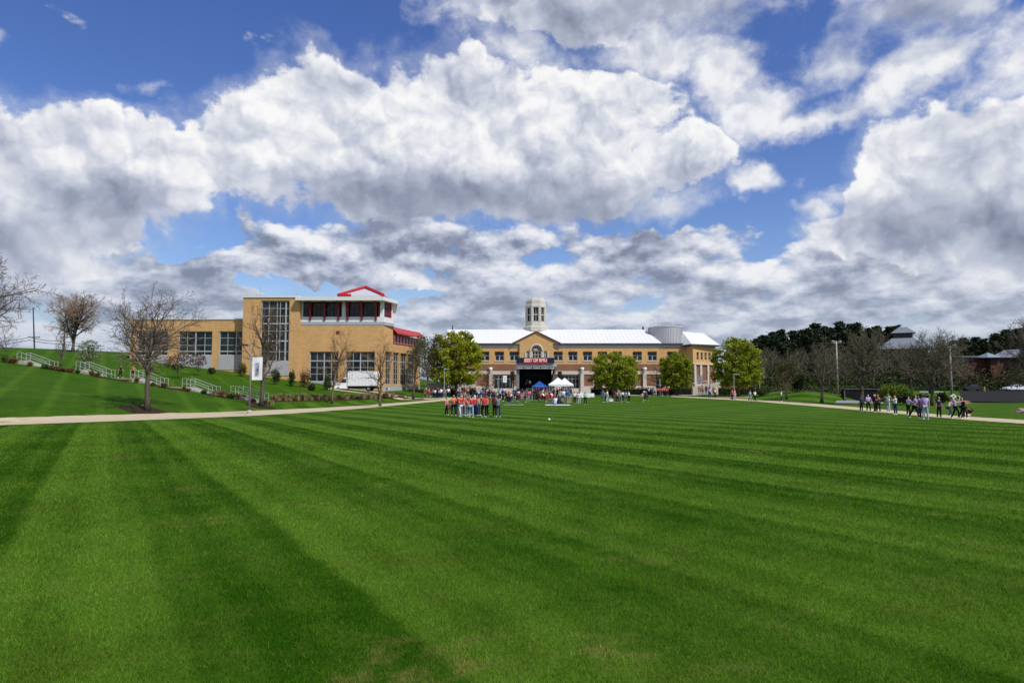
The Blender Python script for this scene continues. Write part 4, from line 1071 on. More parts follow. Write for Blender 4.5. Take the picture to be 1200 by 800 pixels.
def bare_tree(name, label, seed, height, width, group=None, bark=None, twig=None, loc=(0, 0, 0), rz=0.0, twig_r=1.0, leaves=0, leaf=None, leaf_s=.1, **kw):
    root = thing(name, label, 'tree', (0, 0, 0), 0, group)
    sk = fit(skeleton(seed, **kw), height, width)
    a, b = MB(), MB(); rr = random.Random(seed)
    for pts, rs, l in sk:
        if l == 0:
            rs = list(rs); rs[0] *= 1.35
        if l <= 1: a.tube(pts, rs, 7 if l == 0 else 5, mi=0)
        else: b.tube(pts, [max(q * twig_r, .0065 * twig_r) for q in rs], 3, cap=False)
    a.tube([(0, 0, -.5), (0, 0, .02)], [sk[0][1][0] * 1.5, sk[0][1][0] * 1.36], 7)
    a.build('trunk', bark or M_bark, root, True)
    if leaves:
        tips = [pts[-1] for pts, _, l in sk if l >= 2] + [pts[len(pts) // 2] for pts, _, l in sk if l >= 2]
        for _ in range(leaves):
            q = rr.choice(tips) + Vector((rr.gauss(0, .25), rr.gauss(0, .25), rr.gauss(0, .2))); leaf_quad(b, q, leaf_s, rr, 1)
        b.build('crown', [twig or M_twig, leaf or M_bud], root)
    else: b.build('crown', twig or M_twig, root)
    root.location = loc; root.rotation_euler = (0, 0, rz)
    return root

def leaf_quad(mb, c, s, r, mi=0):
    u = Vector((r.gauss(0, 1), r.gauss(0, 1), r.gauss(0, .8))).normalized(); w = u.cross(Vector((r.gauss(0, 1), r.gauss(0, 1), r.gauss(0, 1)))).normalized()
    s = s * (.6 + .8 * r.random())
    mb.add([c - u * s, c - w * s * .6 + u * s * .1, c + u * s, c + w * s * .6 - u * s * .1], [(0, 1, 2, 3)], mi)

def leafy_tree(name, label, seed, height, width, leaf, n=8000, s=.20, base=.16, group=None, loc=(0, 0, 0)):
    """broad crown made of leaf sprays round many limb ends, with gaps between the sprays"""
    r = random.Random(seed)
    root = thing(name, label, 'tree', (0, 0, 0), 0, group)
    sk = fit(skeleton(seed, start=.22, kids=(9, 7, 5), ang=(52, 45, 45), lens=(.62, .5, .45), r0=.024), height * .95, width * .92)
    a = MB()
    for pts, rs, l in sk:
        if l <= 2: a.tube(pts, [max(q, .012) for q in rs], 6 if l == 0 else 4)
    a.tube([(0, 0, -.5), (0, 0, .02)], [sk[0][1][0] * 1.3, sk[0][1][0]], 6)
    a.build('trunk', M_bark, root, True)
    b = MB(); W2 = width / 2; zc = height * (.5 + base / 2); hz = height * (1 - base) / 2
    def inside(p, k=1.0):
        t = (p.z - zc) / hz
        if abs(t) > k: return False
        # fuller low, rounded above
        prof = math.sqrt(max(0, 1 - t * t)) if t > -.25 else math.sqrt(max(0, 1 - ((t + .25) / .75) ** 4))
        ang = math.atan2(p.y, p.x); lump = 1 + .10 * math.sin(3 * ang + seed) + .07 * math.sin(5 * ang + 2 * t + seed * 2)
        return math.hypot(p.x, p.y) < W2 * prof * k * lump
    cl = []
    while len(cl) < 230:
        p = Vector((r.uniform(-W2, W2), r.uniform(-W2, W2), r.uniform(zc - hz, zc + hz)))
        if not inside(p, .97): continue
        if inside(p, .60) and r.random() < .6: continue
        cl.append((p, r.uniform(.45, 1.0) * width * .085))
    per = n // len(cl)
    for p, rad in cl:
        for _ in range(per):
            q = p + Vector((r.gauss(0, rad * .55), r.gauss(0, rad * .55), r.gauss(0, rad * .42)))
            leaf_quad(b, q, s, r)
    b.build('crown', leaf, root)
    root.location = loc
    return root

def pine(name, label, seed, height, width, loc, group, rz=0.0):
    r = random.Random(seed); root = thing(name, label, 'tree', (0, 0, 0), 0, group)
    a, b = MB(), MB()
    a.tube([(0, 0, -.5), (0, 0, height * .5), (r.uniform(-.3, .3), r.uniform(-.3, .3), height * .97)], [height * .018, height * .012, .04], 6)
    z = height * .12
    while z < height:
        f = (z - height * .12) / (height * .88); R = width / 2 * (1 - f) ** .75 * (.75 + .5 * r.random()) + .5
        k = r.randint(5, 7)
        for j in range(k):
            az = r.random() * 6.28; ln = R * r.uniform(.45, 1.25); tip = Vector((math.cos(az) * ln, math.sin(az) * ln, z + ln * r.uniform(-.1, .45)))
            o = Vector((0, 0, z)); a.tube([o, o.lerp(tip, .5) - Vector((0, 0, .1)), tip], [.07, .05, .02], 3, cap=False)
            for _ in range(46):
                t = .22 + .88 * r.random(); c = o.lerp(tip, t) + Vector((r.gauss(0, .34), r.gauss(0, .34), r.gauss(0, .26) + .15)); leaf_quad(b, c, .34, r)
        z += height * r.uniform(.030, .055)
    for _ in range(40): leaf_quad(b, Vector((r.gauss(0, .25), r.gauss(0, .25), height - abs(r.gauss(0, .8)))), .25, r)
    a.build('trunk', M_bark, root); b.build('crown', M_needle, root)
    root.location = loc; root.rotation_euler = (0, 0, rz)
    return root

def bush(name, label, cat, seed, loc, w, dpt, ht, leaf, n=900, s=.10, group=None, cone=0.0, stems=True):
    r = random.Random(seed); root = thing(name, label, cat, (0, 0, 0), 0, group)
    b, a = MB(), MB()
    lob = [(Vector((r.uniform(-.55, .55) * w / 2, r.uniform(-.55, .55) * dpt / 2, r.uniform(.25, .75) * ht)), r.uniform(.3, .6)) for _ in range(16)]
    i = 0
    while i < n:
        c, k = r.choice(lob)
        q = c + Vector((r.gauss(0, .30) * w / 2 * k * 1.6, r.gauss(0, .3) * dpt / 2 * k * 1.6, r.gauss(0, .24) * ht * k * 1.3))
        t = q.z / ht
        if t < 0 or t > 1.05: continue
        lim = (1 - cone * t) * (1.0 if t < .5 else math.sqrt(max(0.02, 1 - ((t - .5) / .56) ** 2)))
        if (q.x / (w / 2)) ** 2 + (q.y / (dpt / 2)) ** 2 > lim * lim: continue
        leaf_quad(b, q, s, r); i += 1
    for j in range(7):
        c, _ = r.choice(lob); a.tube([(r.gauss(0, .06), r.gauss(0, .06), -.2), c], [.035, .012], 4)
    a.build('stem', M_bark, root); b.build('foliage', leaf, root)
    root.location = loc
    return root

def grass_clump(seed, loc, w, ht, label, group):
    r = random.Random(seed); root = None; b = MB()
    for _ in range(150):
        a = r.random() * 6.28; rad = abs(r.gauss(0, .28)) * w / 2; x, y = math.cos(a) * rad, math.sin(a) * rad; l = ht * r.uniform(.6, 1.05); k = r.uniform(.15, .65)
        p0 = Vector((x, y, -.05)); p1 = p0 + Vector((math.cos(a) * l * k * .4, math.sin(a) * l * k * .4, l * .7)); p2 = p0 + Vector((math.cos(a) * l * k, math.sin(a) * l * k, l))
        t = Vector((-math.sin(a), math.cos(a), 0)) * .02
        b.add([p0 - t, p0 + t, p1 + t, p1 - t, p2], [(0, 1, 2, 3), (3, 2, 4)])
    o = b.build('straw_clump', M_straw); o.location = loc
    return tag(o, label, 'grass clump', group)

def px_size(w_px, Y): return w_px * Y / F
GB = 'bare trees on the left bank'
def plant(px, Y): return foot(px, Y, .0)

# ---- left side
def mulch_ring(px, Y, r):
    p = foot(px, Y); n = 18; mb = MB()
    vs = [(p.x, p.y, h(p.x, p.y) + .07)] + [(p.x + r * math.cos(i * 6.2832 / n) * (1 + .08 * math.sin(i * 3)), p.y + r * math.sin(i * 6.2832 / n), 0) for i in range(n)]
    vs = [vs[0]] + [(x, y, h(x, y) + .035) for x, y, _ in vs[1:]]
    struct(mb.add(vs, [(0, 1 + i, 1 + (i + 1) % n) for i in range(n)]).build('mulch_bed', M_mulch))

g = ground(172, 481.5); Yt = g.y
bare_tree('bare_tree', 'big dark bare tree with broad crown beside the path, in a mulch ring', 11, fz(333, Yt) - g.z, px_size(146, Yt), GB, loc=g, twig_r=1.1,
          kids=(13, 8, 6, 4), ang=(46, 38, 40, 42), lens=(.80, .55, .48, .45), start=.40, r0=.022, lean=.10, up=.45)
mulch_ring(169, Yt, 1.9)
g = ground(306, 476.5); Yt = g.y
bare_tree('bare_tree', 'slender upright bare tree standing right of the white lamp post banner', 21, fz(349, Yt) - g.z, px_size(68, Yt), GB, loc=g, twig=mat('brown_twig', (.15, .105, .065), .95, 0, island=.3), twig_r=1.1,
          kids=(12, 6, 5, 3), ang=(36, 36, 38, 40), lens=(.62, .5, .45, .4), start=.25, r0=.020, up=.6)
mulch_ring(306, Yt, 1.6)
g = ground(389, 473.5); Yt = g.y
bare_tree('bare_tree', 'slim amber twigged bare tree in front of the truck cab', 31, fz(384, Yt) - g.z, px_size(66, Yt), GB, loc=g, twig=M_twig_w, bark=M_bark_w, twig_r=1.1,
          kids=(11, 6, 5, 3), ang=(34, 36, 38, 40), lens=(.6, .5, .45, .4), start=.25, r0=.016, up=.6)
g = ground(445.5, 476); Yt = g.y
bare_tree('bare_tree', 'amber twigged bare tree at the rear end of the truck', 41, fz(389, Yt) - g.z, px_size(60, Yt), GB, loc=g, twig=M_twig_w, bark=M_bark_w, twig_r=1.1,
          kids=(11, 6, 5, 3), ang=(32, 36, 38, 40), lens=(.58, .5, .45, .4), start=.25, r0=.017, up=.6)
g = foot(484.5, 113)
bare_tree('budding_tree', 'greenish budding tree with thin twigs beside the lime green crown', 51, fz(392, 113) - g.z, px_size(54, 113), loc=g, leaves=2200, leaf_s=.09,
          kids=(11, 6, 5, 3), ang=(42, 40, 40, 40), start=.25, r0=.018, up=.4)
mulch_ring(484.5, 113, 1.8)
# by the left edge, trunk just outside the picture
bare_tree('bare_tree', 'bare tree reaching into view at the far left edge, closest to the viewer', 61, 11.5, 11, GB, loc=foot(-62, 50), kids=(9, 7, 6, 4), fork=True, ang=(48, 42, 42, 42), lens=(.7, .5, .48, .45), start=.3, r0=.024, lean=.05)
g = foot(83, 119)
bare_tree('bare_tree', 'rust coloured bare tree on the crest of the grassy bank', 71, fz(341, 119) - g.z, px_size(70, 119), GB, loc=g, twig=M_twig_o, twig_r=1.4,
          kids=(10, 7, 6, 4), fork=True, ang=(50, 42, 42, 42), lens=(.72, .5, .48, .45), start=.28, r0=.024)
for px, Y, ht, wd, lab, sd in ((6, 96, 38, 34, 'small leafless shrub tree at the left end of the bank steps', 81), (70, 92, 46, 26, 'small leafless shrub tree between the two upper stair flights', 82)):
    g = foot(px, Y); bare_tree('shrub_tree', lab, sd, px_size(ht, Y), px_size(wd, Y), loc=g, kids=(10, 6, 5, 3), ang=(40, 40, 40, 40), start=.1, r0=.016, up=.6)
g = foot(102, 94); leafy_tree('blossom_tree', 'small pale blossoming tree above the second stair flight', 83, px_size(34, 94), px_size(26, 94), M_blos, 1500, .10, .2, loc=g)
g = foot(208, 96); leafy_tree('plum_tree', 'dark plum leaved small tree with the wider crown', 84, fz(413, 96) - g.z, px_size(30, 96), M_plum, 900, .11, .35, loc=g); 
g = foot(231, 104); leafy_tree('plum_tree', 'dark plum leaved small tree with the narrower crown, under the wing windows', 85, fz(413.5, 104) - g.z, px_size(20, 104), M_plum, 650, .11, .42, loc=g)
for px, Y, w, ht, lf, cone, lab in ((282, 112, 16, 18, M_yew, .35, 'yellow green conical bush at the tower corner'), (322, 106, 15, 20, M_ever, .45, 'dark conical bush left of the tower base'),
                                     (341, 106, 13, 22, M_ever, .5, 'dark conical bush right of the tower base'), (357, 107, 17, 26, M_rust, .3, 'tall reddish brown bush by the hall window'),
                                     (383, 107, 13, 22, M_ever, .4, 'dark green conical bush just left of the truck cab'), (365, 103, 10, 10, M_ever, .2, 'low dark bush below the reddish bush'),
                                     (247, 110, 10, 8, M_ever, .1, 'low dark bush below the wing window')):
    g = foot(px, Y); bush('conical_bush' if cone > .3 else 'bush', lab, 'bush', int(px), g, px_size(w, Y), px_size(w, Y), px_size(ht, Y), lf, 800, .11, cone=cone)

# ---- lime green trees before the main building
GL = 'lime green trees before the main building'
for px, Y, top, w, lab, sd, lf, n in ((534, 127, 388.5, 62, 'largest lime green tree, standing left of the stage', 91, M_lime, 21000), (719.5, 131, 413, 57, 'broad lime green tree right of the white tents', 92, M_lime2, 14500),
                                       (793, 132, 411.5, 37, 'narrowest lime green tree, before the right part of the white roofed building', 93, M_lime2, 13000), (865.5, 126, 396.5, 57, 'lime green tree right of the end wing', 94, M_lime2, 16500)):
    g = foot(px, Y); leafy_tree('leafy_tree', lab, sd, fz(top, Y) - g.z, px_size(w, Y), lf, n, .19, .17, GL, g)
g = foot(770.5, 133); bare_tree('bare_tree', 'small bare tree between two lime green trees', 95, fz(424, 133) - g.z, px_size(32, 133), loc=g, kids=(9, 6, 5, 3), ang=(48, 42, 40, 40), start=.2, r0=.02, twig=M_twig_w)
g = foot(571, 137); leafy_tree('young_tree', 'young thinly leaved tree just left of the arcade windows', 96, fz(436, 137) - g.z, px_size(20, 137), M_rust, 500, .12, .3, loc=g)
g = foot(500, 124); bare_tree('budding_tree', 'thin budding tree close behind the left side of the largest lime tree', 97, fz(391, 124) - g.z, px_size(46, 124), loc=g, leaves=5500, leaf_s=.11, kids=(10, 6, 5, 3), ang=(44, 40, 40, 40), start=.25, r0=.018)

# ---- clipped hedges
def hedge(px0, px1, Y, py, label, hgt=None):
    r = random.Random(int(px0)); x0, x1 = fx(px0, Y), fx(px1, Y); zt = fz(py, Y); b = MB(); z0 = h((x0 + x1) / 2, Y) - .1
    root = thing('hedge', label, 'hedge', ((x0 + x1) / 2, Y, z0), 0, 'clipped hedges before the main building')
    MB().box(x0 + .15, x1 - .15, Y + .15, Y + 1.0, z0, zt - .15).build('stem', M_hedge, root)
    for _ in range(int((x1 - x0) * 130)):
        s_ = r.random()
        c = Vector((r.uniform(x0, x1), Y + r.uniform(-.05, .2), r.uniform(z0, zt))) if s_ < .6 else Vector((r.uniform(x0, x1), Y + r.uniform(0, 1.1), zt + r.gauss(0, .07)))
        leaf_quad(b, c, .11, r)
    b.build('foliage', M_hedge, root)
hedge(692, 766, 136, 454.9, 'clipped dark hedge behind the standing group')
hedge(771, 811, 136, 454.9, 'clipped dark hedge under the narrowest lime green tree')
hedge(842, 892, 134, 454.9, 'clipped dark hedge right of the end wing')
hedge(522, 534, 131, 455.4, 'short dark hedge under the largest lime tree')
hedge(549, 558, 131, 455.0, 'shortest dark hedge, beside the white pole')

# ---- right side: bare trees over the path
GR = 'bare trees right of the lawn'
KW = dict(kids=(9, 7, 6, 4), ang=(44, 42, 42, 42), lens=(.66, .5, .48, .45), r0=.022)
g = ground(922, 470.5); g = foot(922, 106)
bare_tree('budding_tree', 'round grey green budding tree behind the lone walker', 101, fz(418, 106) - g.z, px_size(44, 106), loc=g, leaves=3800, leaf_s=.10, kids=(10, 7, 5, 4), ang=(55, 45, 42, 42), lens=(.75, .5, .48, .45), start=.2, r0=.026)
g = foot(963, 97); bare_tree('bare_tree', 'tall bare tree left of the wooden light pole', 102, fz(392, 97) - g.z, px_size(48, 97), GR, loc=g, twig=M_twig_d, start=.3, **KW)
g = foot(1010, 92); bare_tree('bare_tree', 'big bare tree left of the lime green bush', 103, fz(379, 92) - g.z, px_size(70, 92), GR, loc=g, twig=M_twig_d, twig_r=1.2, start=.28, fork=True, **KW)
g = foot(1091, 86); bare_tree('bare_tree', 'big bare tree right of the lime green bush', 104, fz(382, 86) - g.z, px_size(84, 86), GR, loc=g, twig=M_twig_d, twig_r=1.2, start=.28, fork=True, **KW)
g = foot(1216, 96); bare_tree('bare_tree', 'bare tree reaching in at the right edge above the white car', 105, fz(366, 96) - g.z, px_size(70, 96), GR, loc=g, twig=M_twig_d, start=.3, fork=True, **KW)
for px, Y, w, ht, lf, n, s, lab, cat in ((1047.5, 101, 40, 22, M_limeb, 3400, .13, 'rounded bright lime green bush before the dark wall', 'bush'), (1064, 94, 26, 15, M_ever, 1500, .12, 'dark green bush at the foot of the lime bush', 'bush'),
                                          (1080, 96, 18, 12, M_ever, 900, .12, 'dark bush left of the forked bare tree', 'bush'), (1105, 97, 18, 13, M_hedge, 900, .12, 'dark bush below the blue sign', 'bush'), (935, 112, 22, 22, M_hedge, 1400, .14, 'dark rounded bush behind the budding tree', 'bush'),
                                          (893, 118, 16, 10, M_ever, 700, .13, 'low dark bush right of the lime green tree', 'bush')):
    g = foot(px, Y); bush('bush', lab, cat, int(px) + 3, g, px_size(w, Y), px_size(w, Y) * .8, px_size(ht, Y), lf, n, s)

# ---- pines and bare wood on the rise behind
GP = 'dark pines on the rise'
pro = [pine('pine_tree', 'x', 200 + i, 1 * 17.0, 9.0, (0, 0, 0), GP) for i in range(4)]
spots = [(888, 228, 398, 26), (897, 215, 394, 24), (907, 222, 390, 24), (918, 210, 387.5, 26), (931, 225, 389, 24), (941, 214, 388, 22), (949, 206, 386, 24), (958, 214, 380.5, 26), (968, 226, 384, 24), (986, 212, 378.5, 26), (998, 220, 381, 22), (1007, 208, 380, 26),
         (1020, 215, 386, 24), (1030, 225, 383.5, 26), (1045, 222, 384, 24), (1054, 230, 383, 22), (1120, 228, 400, 24), (1132, 215, 397, 22), (1146, 225, 396, 24), (1156, 212, 398, 22), (1170, 224, 392, 26), (1183, 230, 388, 28), (1196, 215, 386, 28), (1208, 225, 384, 30), (1223, 230, 386, 30),
         (878, 235, 404, 24), (1108, 235, 404, 24), (1062, 240, 390, 24), (975, 238, 386, 24), (1240, 226, 388, 28)]
pl = ['dark pine in the wood behind the bare trees']
for i, (px, Y, top, w) in enumerate(spots):
    g = foot(px, Y); ht = fz(top, Y) - g.z; k = ht / 17.0; wk = px_size(w, Y) / 9.0 * (1.25 + .35 * ((i * 37) % 10) / 10)
    src = pro[i % 4]
    if i < 4: src.location = g; src.scale = (wk, wk, k); o = src
    else: o = dup(src, g, i * 1.7, (wk, wk, k), group=GP)
    nb = ('left of the barn roofed hall' if px < 1050 else ('beside the hall lantern' if px < 1115 else 'above the brick hall'))
    o['label'] = f'dark pine in the wood {nb}'
GW = 'bare trees in the far wood'
bp = [bare_tree('wood_tree', 'leafless grey brown tree in the wood behind the light pole', 300 + i, 12.0, 9.0, GW, twig=M_twig_d, twig_r=2.0, kids=(10, 7, 5, 3), ang=(42, 42, 42, 42), lens=(.66, .5, .48, .45), r0=.02, start=.2) for i in range(3)]
ws = [(884, 150, 418), (896, 160, 412), (905, 175, 408), (930, 160, 408), (940, 185, 406), (972, 160, 404), (984, 175, 402), (992, 150, 410), (1024, 165, 400), (1036, 180, 404), (1058, 185, 404), (1068, 165, 408), (1076, 178, 402), (1100, 170, 398), (1112, 178, 392), (1122, 168, 402), (1206, 168, 404), (900, 190, 404), (960, 190, 400), (1020, 195, 402), (1226, 172, 402)]
for i, (px, Y, top) in enumerate(ws):
    g = foot(px, Y); k = (fz(top, Y) - g.z) / 12.0
    if i < 3: o = bp[i]; o.location = g; o.scale = (k, k, k)
    else: o = dup(bp[i % 3], g, i * 2.1, k, group=GW)
    o['label'] = 'leafless tree in the wood ' + ('left of the light pole' if px < 980 else ('between light pole and hall lantern' if px < 1075 else 'before the brick hall'))
def undergrowth():
    r = random.Random(5); b = MB()
    for _ in range(42000):
        px = r.uniform(868, 1290); Y = r.uniform(158, 232); x = fx(px, Y); z = h(x, Y) + abs(r.gauss(0, 1.9)) * (1.0 + .5 * math.sin(px * .09) * math.sin(Y * .2))
        leaf_quad(b, Vector((x, Y, z)), .29, r, 0 if r.random() < .5 else 1)
    for _ in range(30000):
        px = r.uniform(862, 1290); Y = r.uniform(236, 256); x = fx(px, Y); z = h(x, Y) + abs(r.random()) ** .8 * (9.0 + 2.5 * math.sin(px * .05) + 1.5 * math.sin(px * .17 + 1)) * (1 if px > 885 else max(.1, (px - 862) / 23))
        leaf_quad(b, Vector((x, Y, z)), .55, r, 0)
    o = b.build('undergrowth', [mat('brush', (.032, .028, .021), .95, .3, .25, .05, island=.5), mat('green_brush', (.045, .068, .018), .9, .3, .25, .05, island=.5)]); o['kind'] = 'stuff'
undergrowth()
def ground_cover():   # rough bank behind the right hand path: brighter bank hedge line
    for px0, px1, Y, py0, py1, lab in ((880, 1000, 128, 452.2, 457, 'long low bright green hedge behind the bare trees'),):
        r = random.Random(9); x0, x1 = fx(px0, Y), fx(px1, Y); b = MB(); root = thing('low_hedge', lab, 'hedge', ((x0 + x1) / 2, Y, 2))
        for _ in range(5200): leaf_quad(b, Vector((r.uniform(x0, x1), Y + r.gauss(0, .35), r.uniform(h(x0, Y) - .1, fz(py0, Y)))), .13, r)
        b.build('foliage', mat('bank_leaf', (.055, .085, .016), .8, .25, 1.0, .1, island=.5), root); MB().box(x0 + .2, x1 - .2, Y - .15, Y + .15, h(x0, Y) - .2, fz(py0, Y) - .3).build('stem', M_bark, root)
ground_cover()

# ------------------------------------------------------------------ steps, beds and rails on the bank
# the line of the stairs: (px, ground py, Y)
SL = [(-20, 420.5, 89.5), (6, 421.8, 89), (24, 422.4, 88.4), (54, 432.6, 87.6), (93, 433.2, 86.4), (121, 442.6, 85.4), (157, 443.2, 84), (184, 453, 83.2), (218, 453.6, 82), (245, 463, 81), (275, 462.8, 80), (302, 471, 79), (330, 470.5, 78.6)]
SP = [at(a, b, c) for a, b, c in SL]
def stairs():
    k = 0
    names = ['topmost', 'second from the top', 'middle', 'second from the bottom', 'lowest']
    for i in range(2, 12, 2):
        a, b = SP[i], SP[i + 1]
        root = thing('stair_flight', f'concrete stair flight with white pipe rails, {names[k]} of five', 'stairs', b, 0, 'stair flights on the grassy bank'); k += 1
        d = Vector((b.x - a.x, b.y - a.y, 0)); L = d.length; d.normalize(); dd = (d.x, d.y)
        n = 7; m = MB(); drop = (a.z - b.z)
        for j in range(n): m.obox((a.x, a.y), dd, L * j / n, L * (j + 1) / n - .002, -1.5, .05, min(a.z, b.z) - 1.2, a.z - drop * (j + .6) / n)
        m.build('steps', M_conc, root)
        for off in (.0, -1.3):
            r = MB(); P = lambda u, z: Vector((a.x + d.x * u + d.y * off, a.y + d.y * u - d.x * off, z))
            for hh in (.42, 1.02):
                r.tube([P(-.55, a.z + hh), P(.1, a.z + hh), P(L - .1, b.z + hh), P(L + .45, b.z + hh)], .027, 6)
            for u, z in ((-.55, a.z), (.1, a.z), (L - .1, b.z), (L + .45, b.z)): r.tube([P(u, z - .3), P(u, z + 1.02)], .024, 6)
            r.build('handrail', mat('rail_paint', (.46, .47, .47), .5, .06), root)
stairs()
def walkways():
    for i in range(1, 11, 2):
        a, b = SP[i], SP[i + 1]
        d = Vector((b.x - a.x, b.y - a.y, 0)).normalized(); n = Vector((d.y, -d.x, 0))
        mb = MB(); vs = []
        for p in (a, b):
            for o in (-.2, 1.5): vs.append(p - n * o + Vector((0, 0, .02)))
            for o in (-.2, 1.5): vs.append(p - n * o - Vector((0, 0, 1.2)))
        mb.add(vs, [(0, 1, 5, 4), (0, 4, 6, 2), (1, 3, 7, 5), (0, 2, 3, 1), (4, 5, 7, 6)])
        struct(mb.build('walkway', mat('bank_stone', (.36, .29, .22), .9, .2, 1.2)))
        # mulch strip before the edge
        mb = MB(); vs = []; N = 10
        for j in range(N + 1):
            p = a.lerp(b, j / N)
            for o in (.30, 1.15 + .2 * math.sin(j * 1.7 + i)):
                q = p + n * o; vs.append((q.x, q.y, max(h(q.x, q.y) + .05, p.z - .15 - (o - .3) * .35) if o < .4 else h(q.x, q.y) + .05))
        mb.add(vs, [(2 * j, 2 * j + 1, 2 * j + 3, 2 * j + 2) for j in range(N)])
        struct(mb.build('mulch_bed', M_mulch))
walkways()
def bed_plants():
    r = random.Random(4)
    rr = random.Random(12); extra = [(rr.uniform(318, 466), rr.uniform(6, 13), rr.uniform(4, 8)) for _ in range(16)]
    for i, (px, w, ht) in enumerate(extra + list(((252, 8, 6), (262, 8, 7), (268, 6, 5), (286, 7, 6), (318, 10, 6), (330, 9, 8), (339, 9, 8), (349, 11, 8), (357, 9, 9), (372, 9, 7), (381, 9, 7), (425, 12, 7), (434, 10, 8), (442, 10, 7), (452, 10, 7), (460, 9, 6)))):
        Y = 81 - (px - 250) * .02 if px < 320 else 0
        g = foot(px, Y) if Y else ground(px, np.interp(px, [318, 400, 470], [469.6, 468.2, 466]) + rr.uniform(-.9, .6)); Y = g.y; grass_clump(500 + i, g, px_size(w, Y) * 1.2, px_size(ht, Y) * 1.15,
            'straw coloured ornamental grass clump in the bed ' + ('beside the lower stairs' if px < 315 else ('below the tower' if px < 400 else 'behind the path near the truck')), 'ornamental grasses in the beds')
    for i, (px, w, ht) in enumerate(((2, 14, 8), (14, 10, 7), (60, 9, 6), (65, 10, 5), (77, 7, 4), (130, 8, 4), (192, 9, 6), (215, 7, 5), (238, 9, 5), (259, 8, 5), (280, 9, 7), (310, 9, 6), (366, 9, 6), (398, 10, 6), (412, 10, 6)) + tuple((rr.uniform(-10, 470), rr.uniform(5, 13), rr.uniform(3, 7)) for _ in range(34))):
        Y = np.interp(px, [0, 24, 302, 420], [88.3, 87.6, 78.4, 88]) - rr.uniform(0, .7); g = foot(px, float(Y)) if px < 318 else ground(px, np.interp(px, [318, 400, 470], [469.9, 468.6, 466.4]) + rr.uniform(-1.2, .5)); Y = g.y
        if 119 < px < 158: continue
        lab = 'low reddish brown shrub in the planting bed ' + ('along the upper stairs' if px < 100 else ('along the middle stairs' if px < 240 else ('along the lower stairs' if px < 320 else 'between path and school')))
        bush('low_shrub', lab, 'shrub', 600 + i, g, px_size(w, Y), px_size(w, Y) * .7, px_size(ht, Y), M_rust if i % 4 else M_ever, 260, .08, 'low shrubs in the planting beds')
bed_plants()

# ------------------------------------------------------------------ lamp posts, poles, signs
M_pole = mat('bronze_pole', (.20, .185, .17), .5, .08, 1.5)
def lamp_post():
    g = ground(292.3, 485.0); Y = g.y
    root = thing('lamp_post', 'tall grey lamp post with a white vertical banner beside the path', 'lamp post', g)
    zt = fz(403.5, Y); x = g.x
    MB().tube([(x, Y, g.z + .3), (x, Y, zt)], [.085, .06], 10).build('pole', M_pole, root, True)
    MB().lathe([(.24, -.1), (.24, .22), (.17, .34), (.12, .36)], g, 12).build('base', M_conc, root)
    MB().tube([(x, Y, zt - .12), (x - .42, Y, zt - .1)], .04, 6).build('arm', M_pole, root)
    m = MB(); m.box(x - .78, x - .30, Y - .16, Y + .16, zt - .14, zt + .02); hd = m.build('lamp_head', mat('dark_lamp', (.05, .035, .03), .5, .1), root)
    MB().box(x - .74, x - .34, Y - .13, Y + .13, zt - .165, zt - .142).build('diffuser', mat('white_globe', (.8, .8, .78)), hd)
    zb, z1 = fz(445.3, Y), fz(418.0, Y); x0, x1 = x + .13, x + 1.08
    br = MB()
    for z in (zb, z1): br.tube([(x, Y, z), (x1 + .05, Y, z)], .022, 6)
    br.build('bracket', M_pole, root)
    b = MB(); n = 8; vs = []; fs = []
    for i in range(n + 1):
        for j in range(n + 1):
            u, v = i / n, j / n; vs.append((x0 + (x1 - x0) * u, Y + .05 * math.sin(v * 3.1) * math.sin(u * 4 + v * 2), zb + (z1 - zb) * v))
    for i in range(n):
        for j in range(n): q = i * (n + 1) + j; fs.append((q, q + n + 1, q + n + 2, q + 1))
    b.add(vs, fs); b.add([(vx, vy + .008, vz) for vx, vy, vz in vs], [f[::-1] for f in fs]); bo = b.build('banner', mat('banner_white', (.78, .78, .80), .8, .03), root, True)
    me = text_mesh('RMU', .46, .004, .012); me.materials.append(mat('banner_ink', (.16, .20, .26)))
    t = obj('lettering', me, bo, False); t.matrix_basis = Matrix.Translation(((x0 + x1) / 2 + .04, Y - .075, zb + (z1 - zb) * .44)) @ Matrix.Rotation(math.pi / 2, 4, 'X') @ Matrix.Rotation(math.pi / 2, 4, 'Z')
    me2 = MB(); me2.box((x0 + x1) / 2 - .18, (x0 + x1) / 2 + .22, Y - .066, Y - .062, z1 - .62, z1 - .52); me2.build('lettering', mat('banner_grey', (.45, .47, .52)), bo)
lamp_post()
def thin_lamp(px, Y, top, label, banner=False, arms=True):
    g = foot(px, Y); x = g.x; zt = fz(top, Y)
    root = thing('lamp_post', label, 'lamp post', g, 0, 'thin lamp posts before the main building')
    MB().tube([(x, Y, g.z - .2), (x, Y, zt)], [.07, .05], 8).build('pole', M_metal, root)
    if arms:
        hd = MB().box(x - .12, x + .85, Y - .14, Y + .14, zt - .12, zt).build('lamp_head', M_metal, root)
    if banner:
        MB().box(x - .1 - .75, x - .1, Y - .02, Y + .0, zt - 1.55, zt - .15).build('banner', mat('banner_white', (.78, .78, .8)), root)
thin_lamp(520.5, 118, 432, 'thin lamp post before the largest lime tree')
thin_lamp(557.5, 124, 443, 'thin white pole right of the largest lime tree', arms=False)
thin_lamp(584.5, 136, 440, 'thin white pole before the arcade windows', arms=False)
thin_lamp(823, 129, 439, 'thin lamp post with small white banner before the end wing', True, False)
thin_lamp(832, 127, 437, 'thin lamp post right of the bannered one', arms=False)
thin_lamp(860.5, 120, 438, 'thin lamp post before the right lime tree')
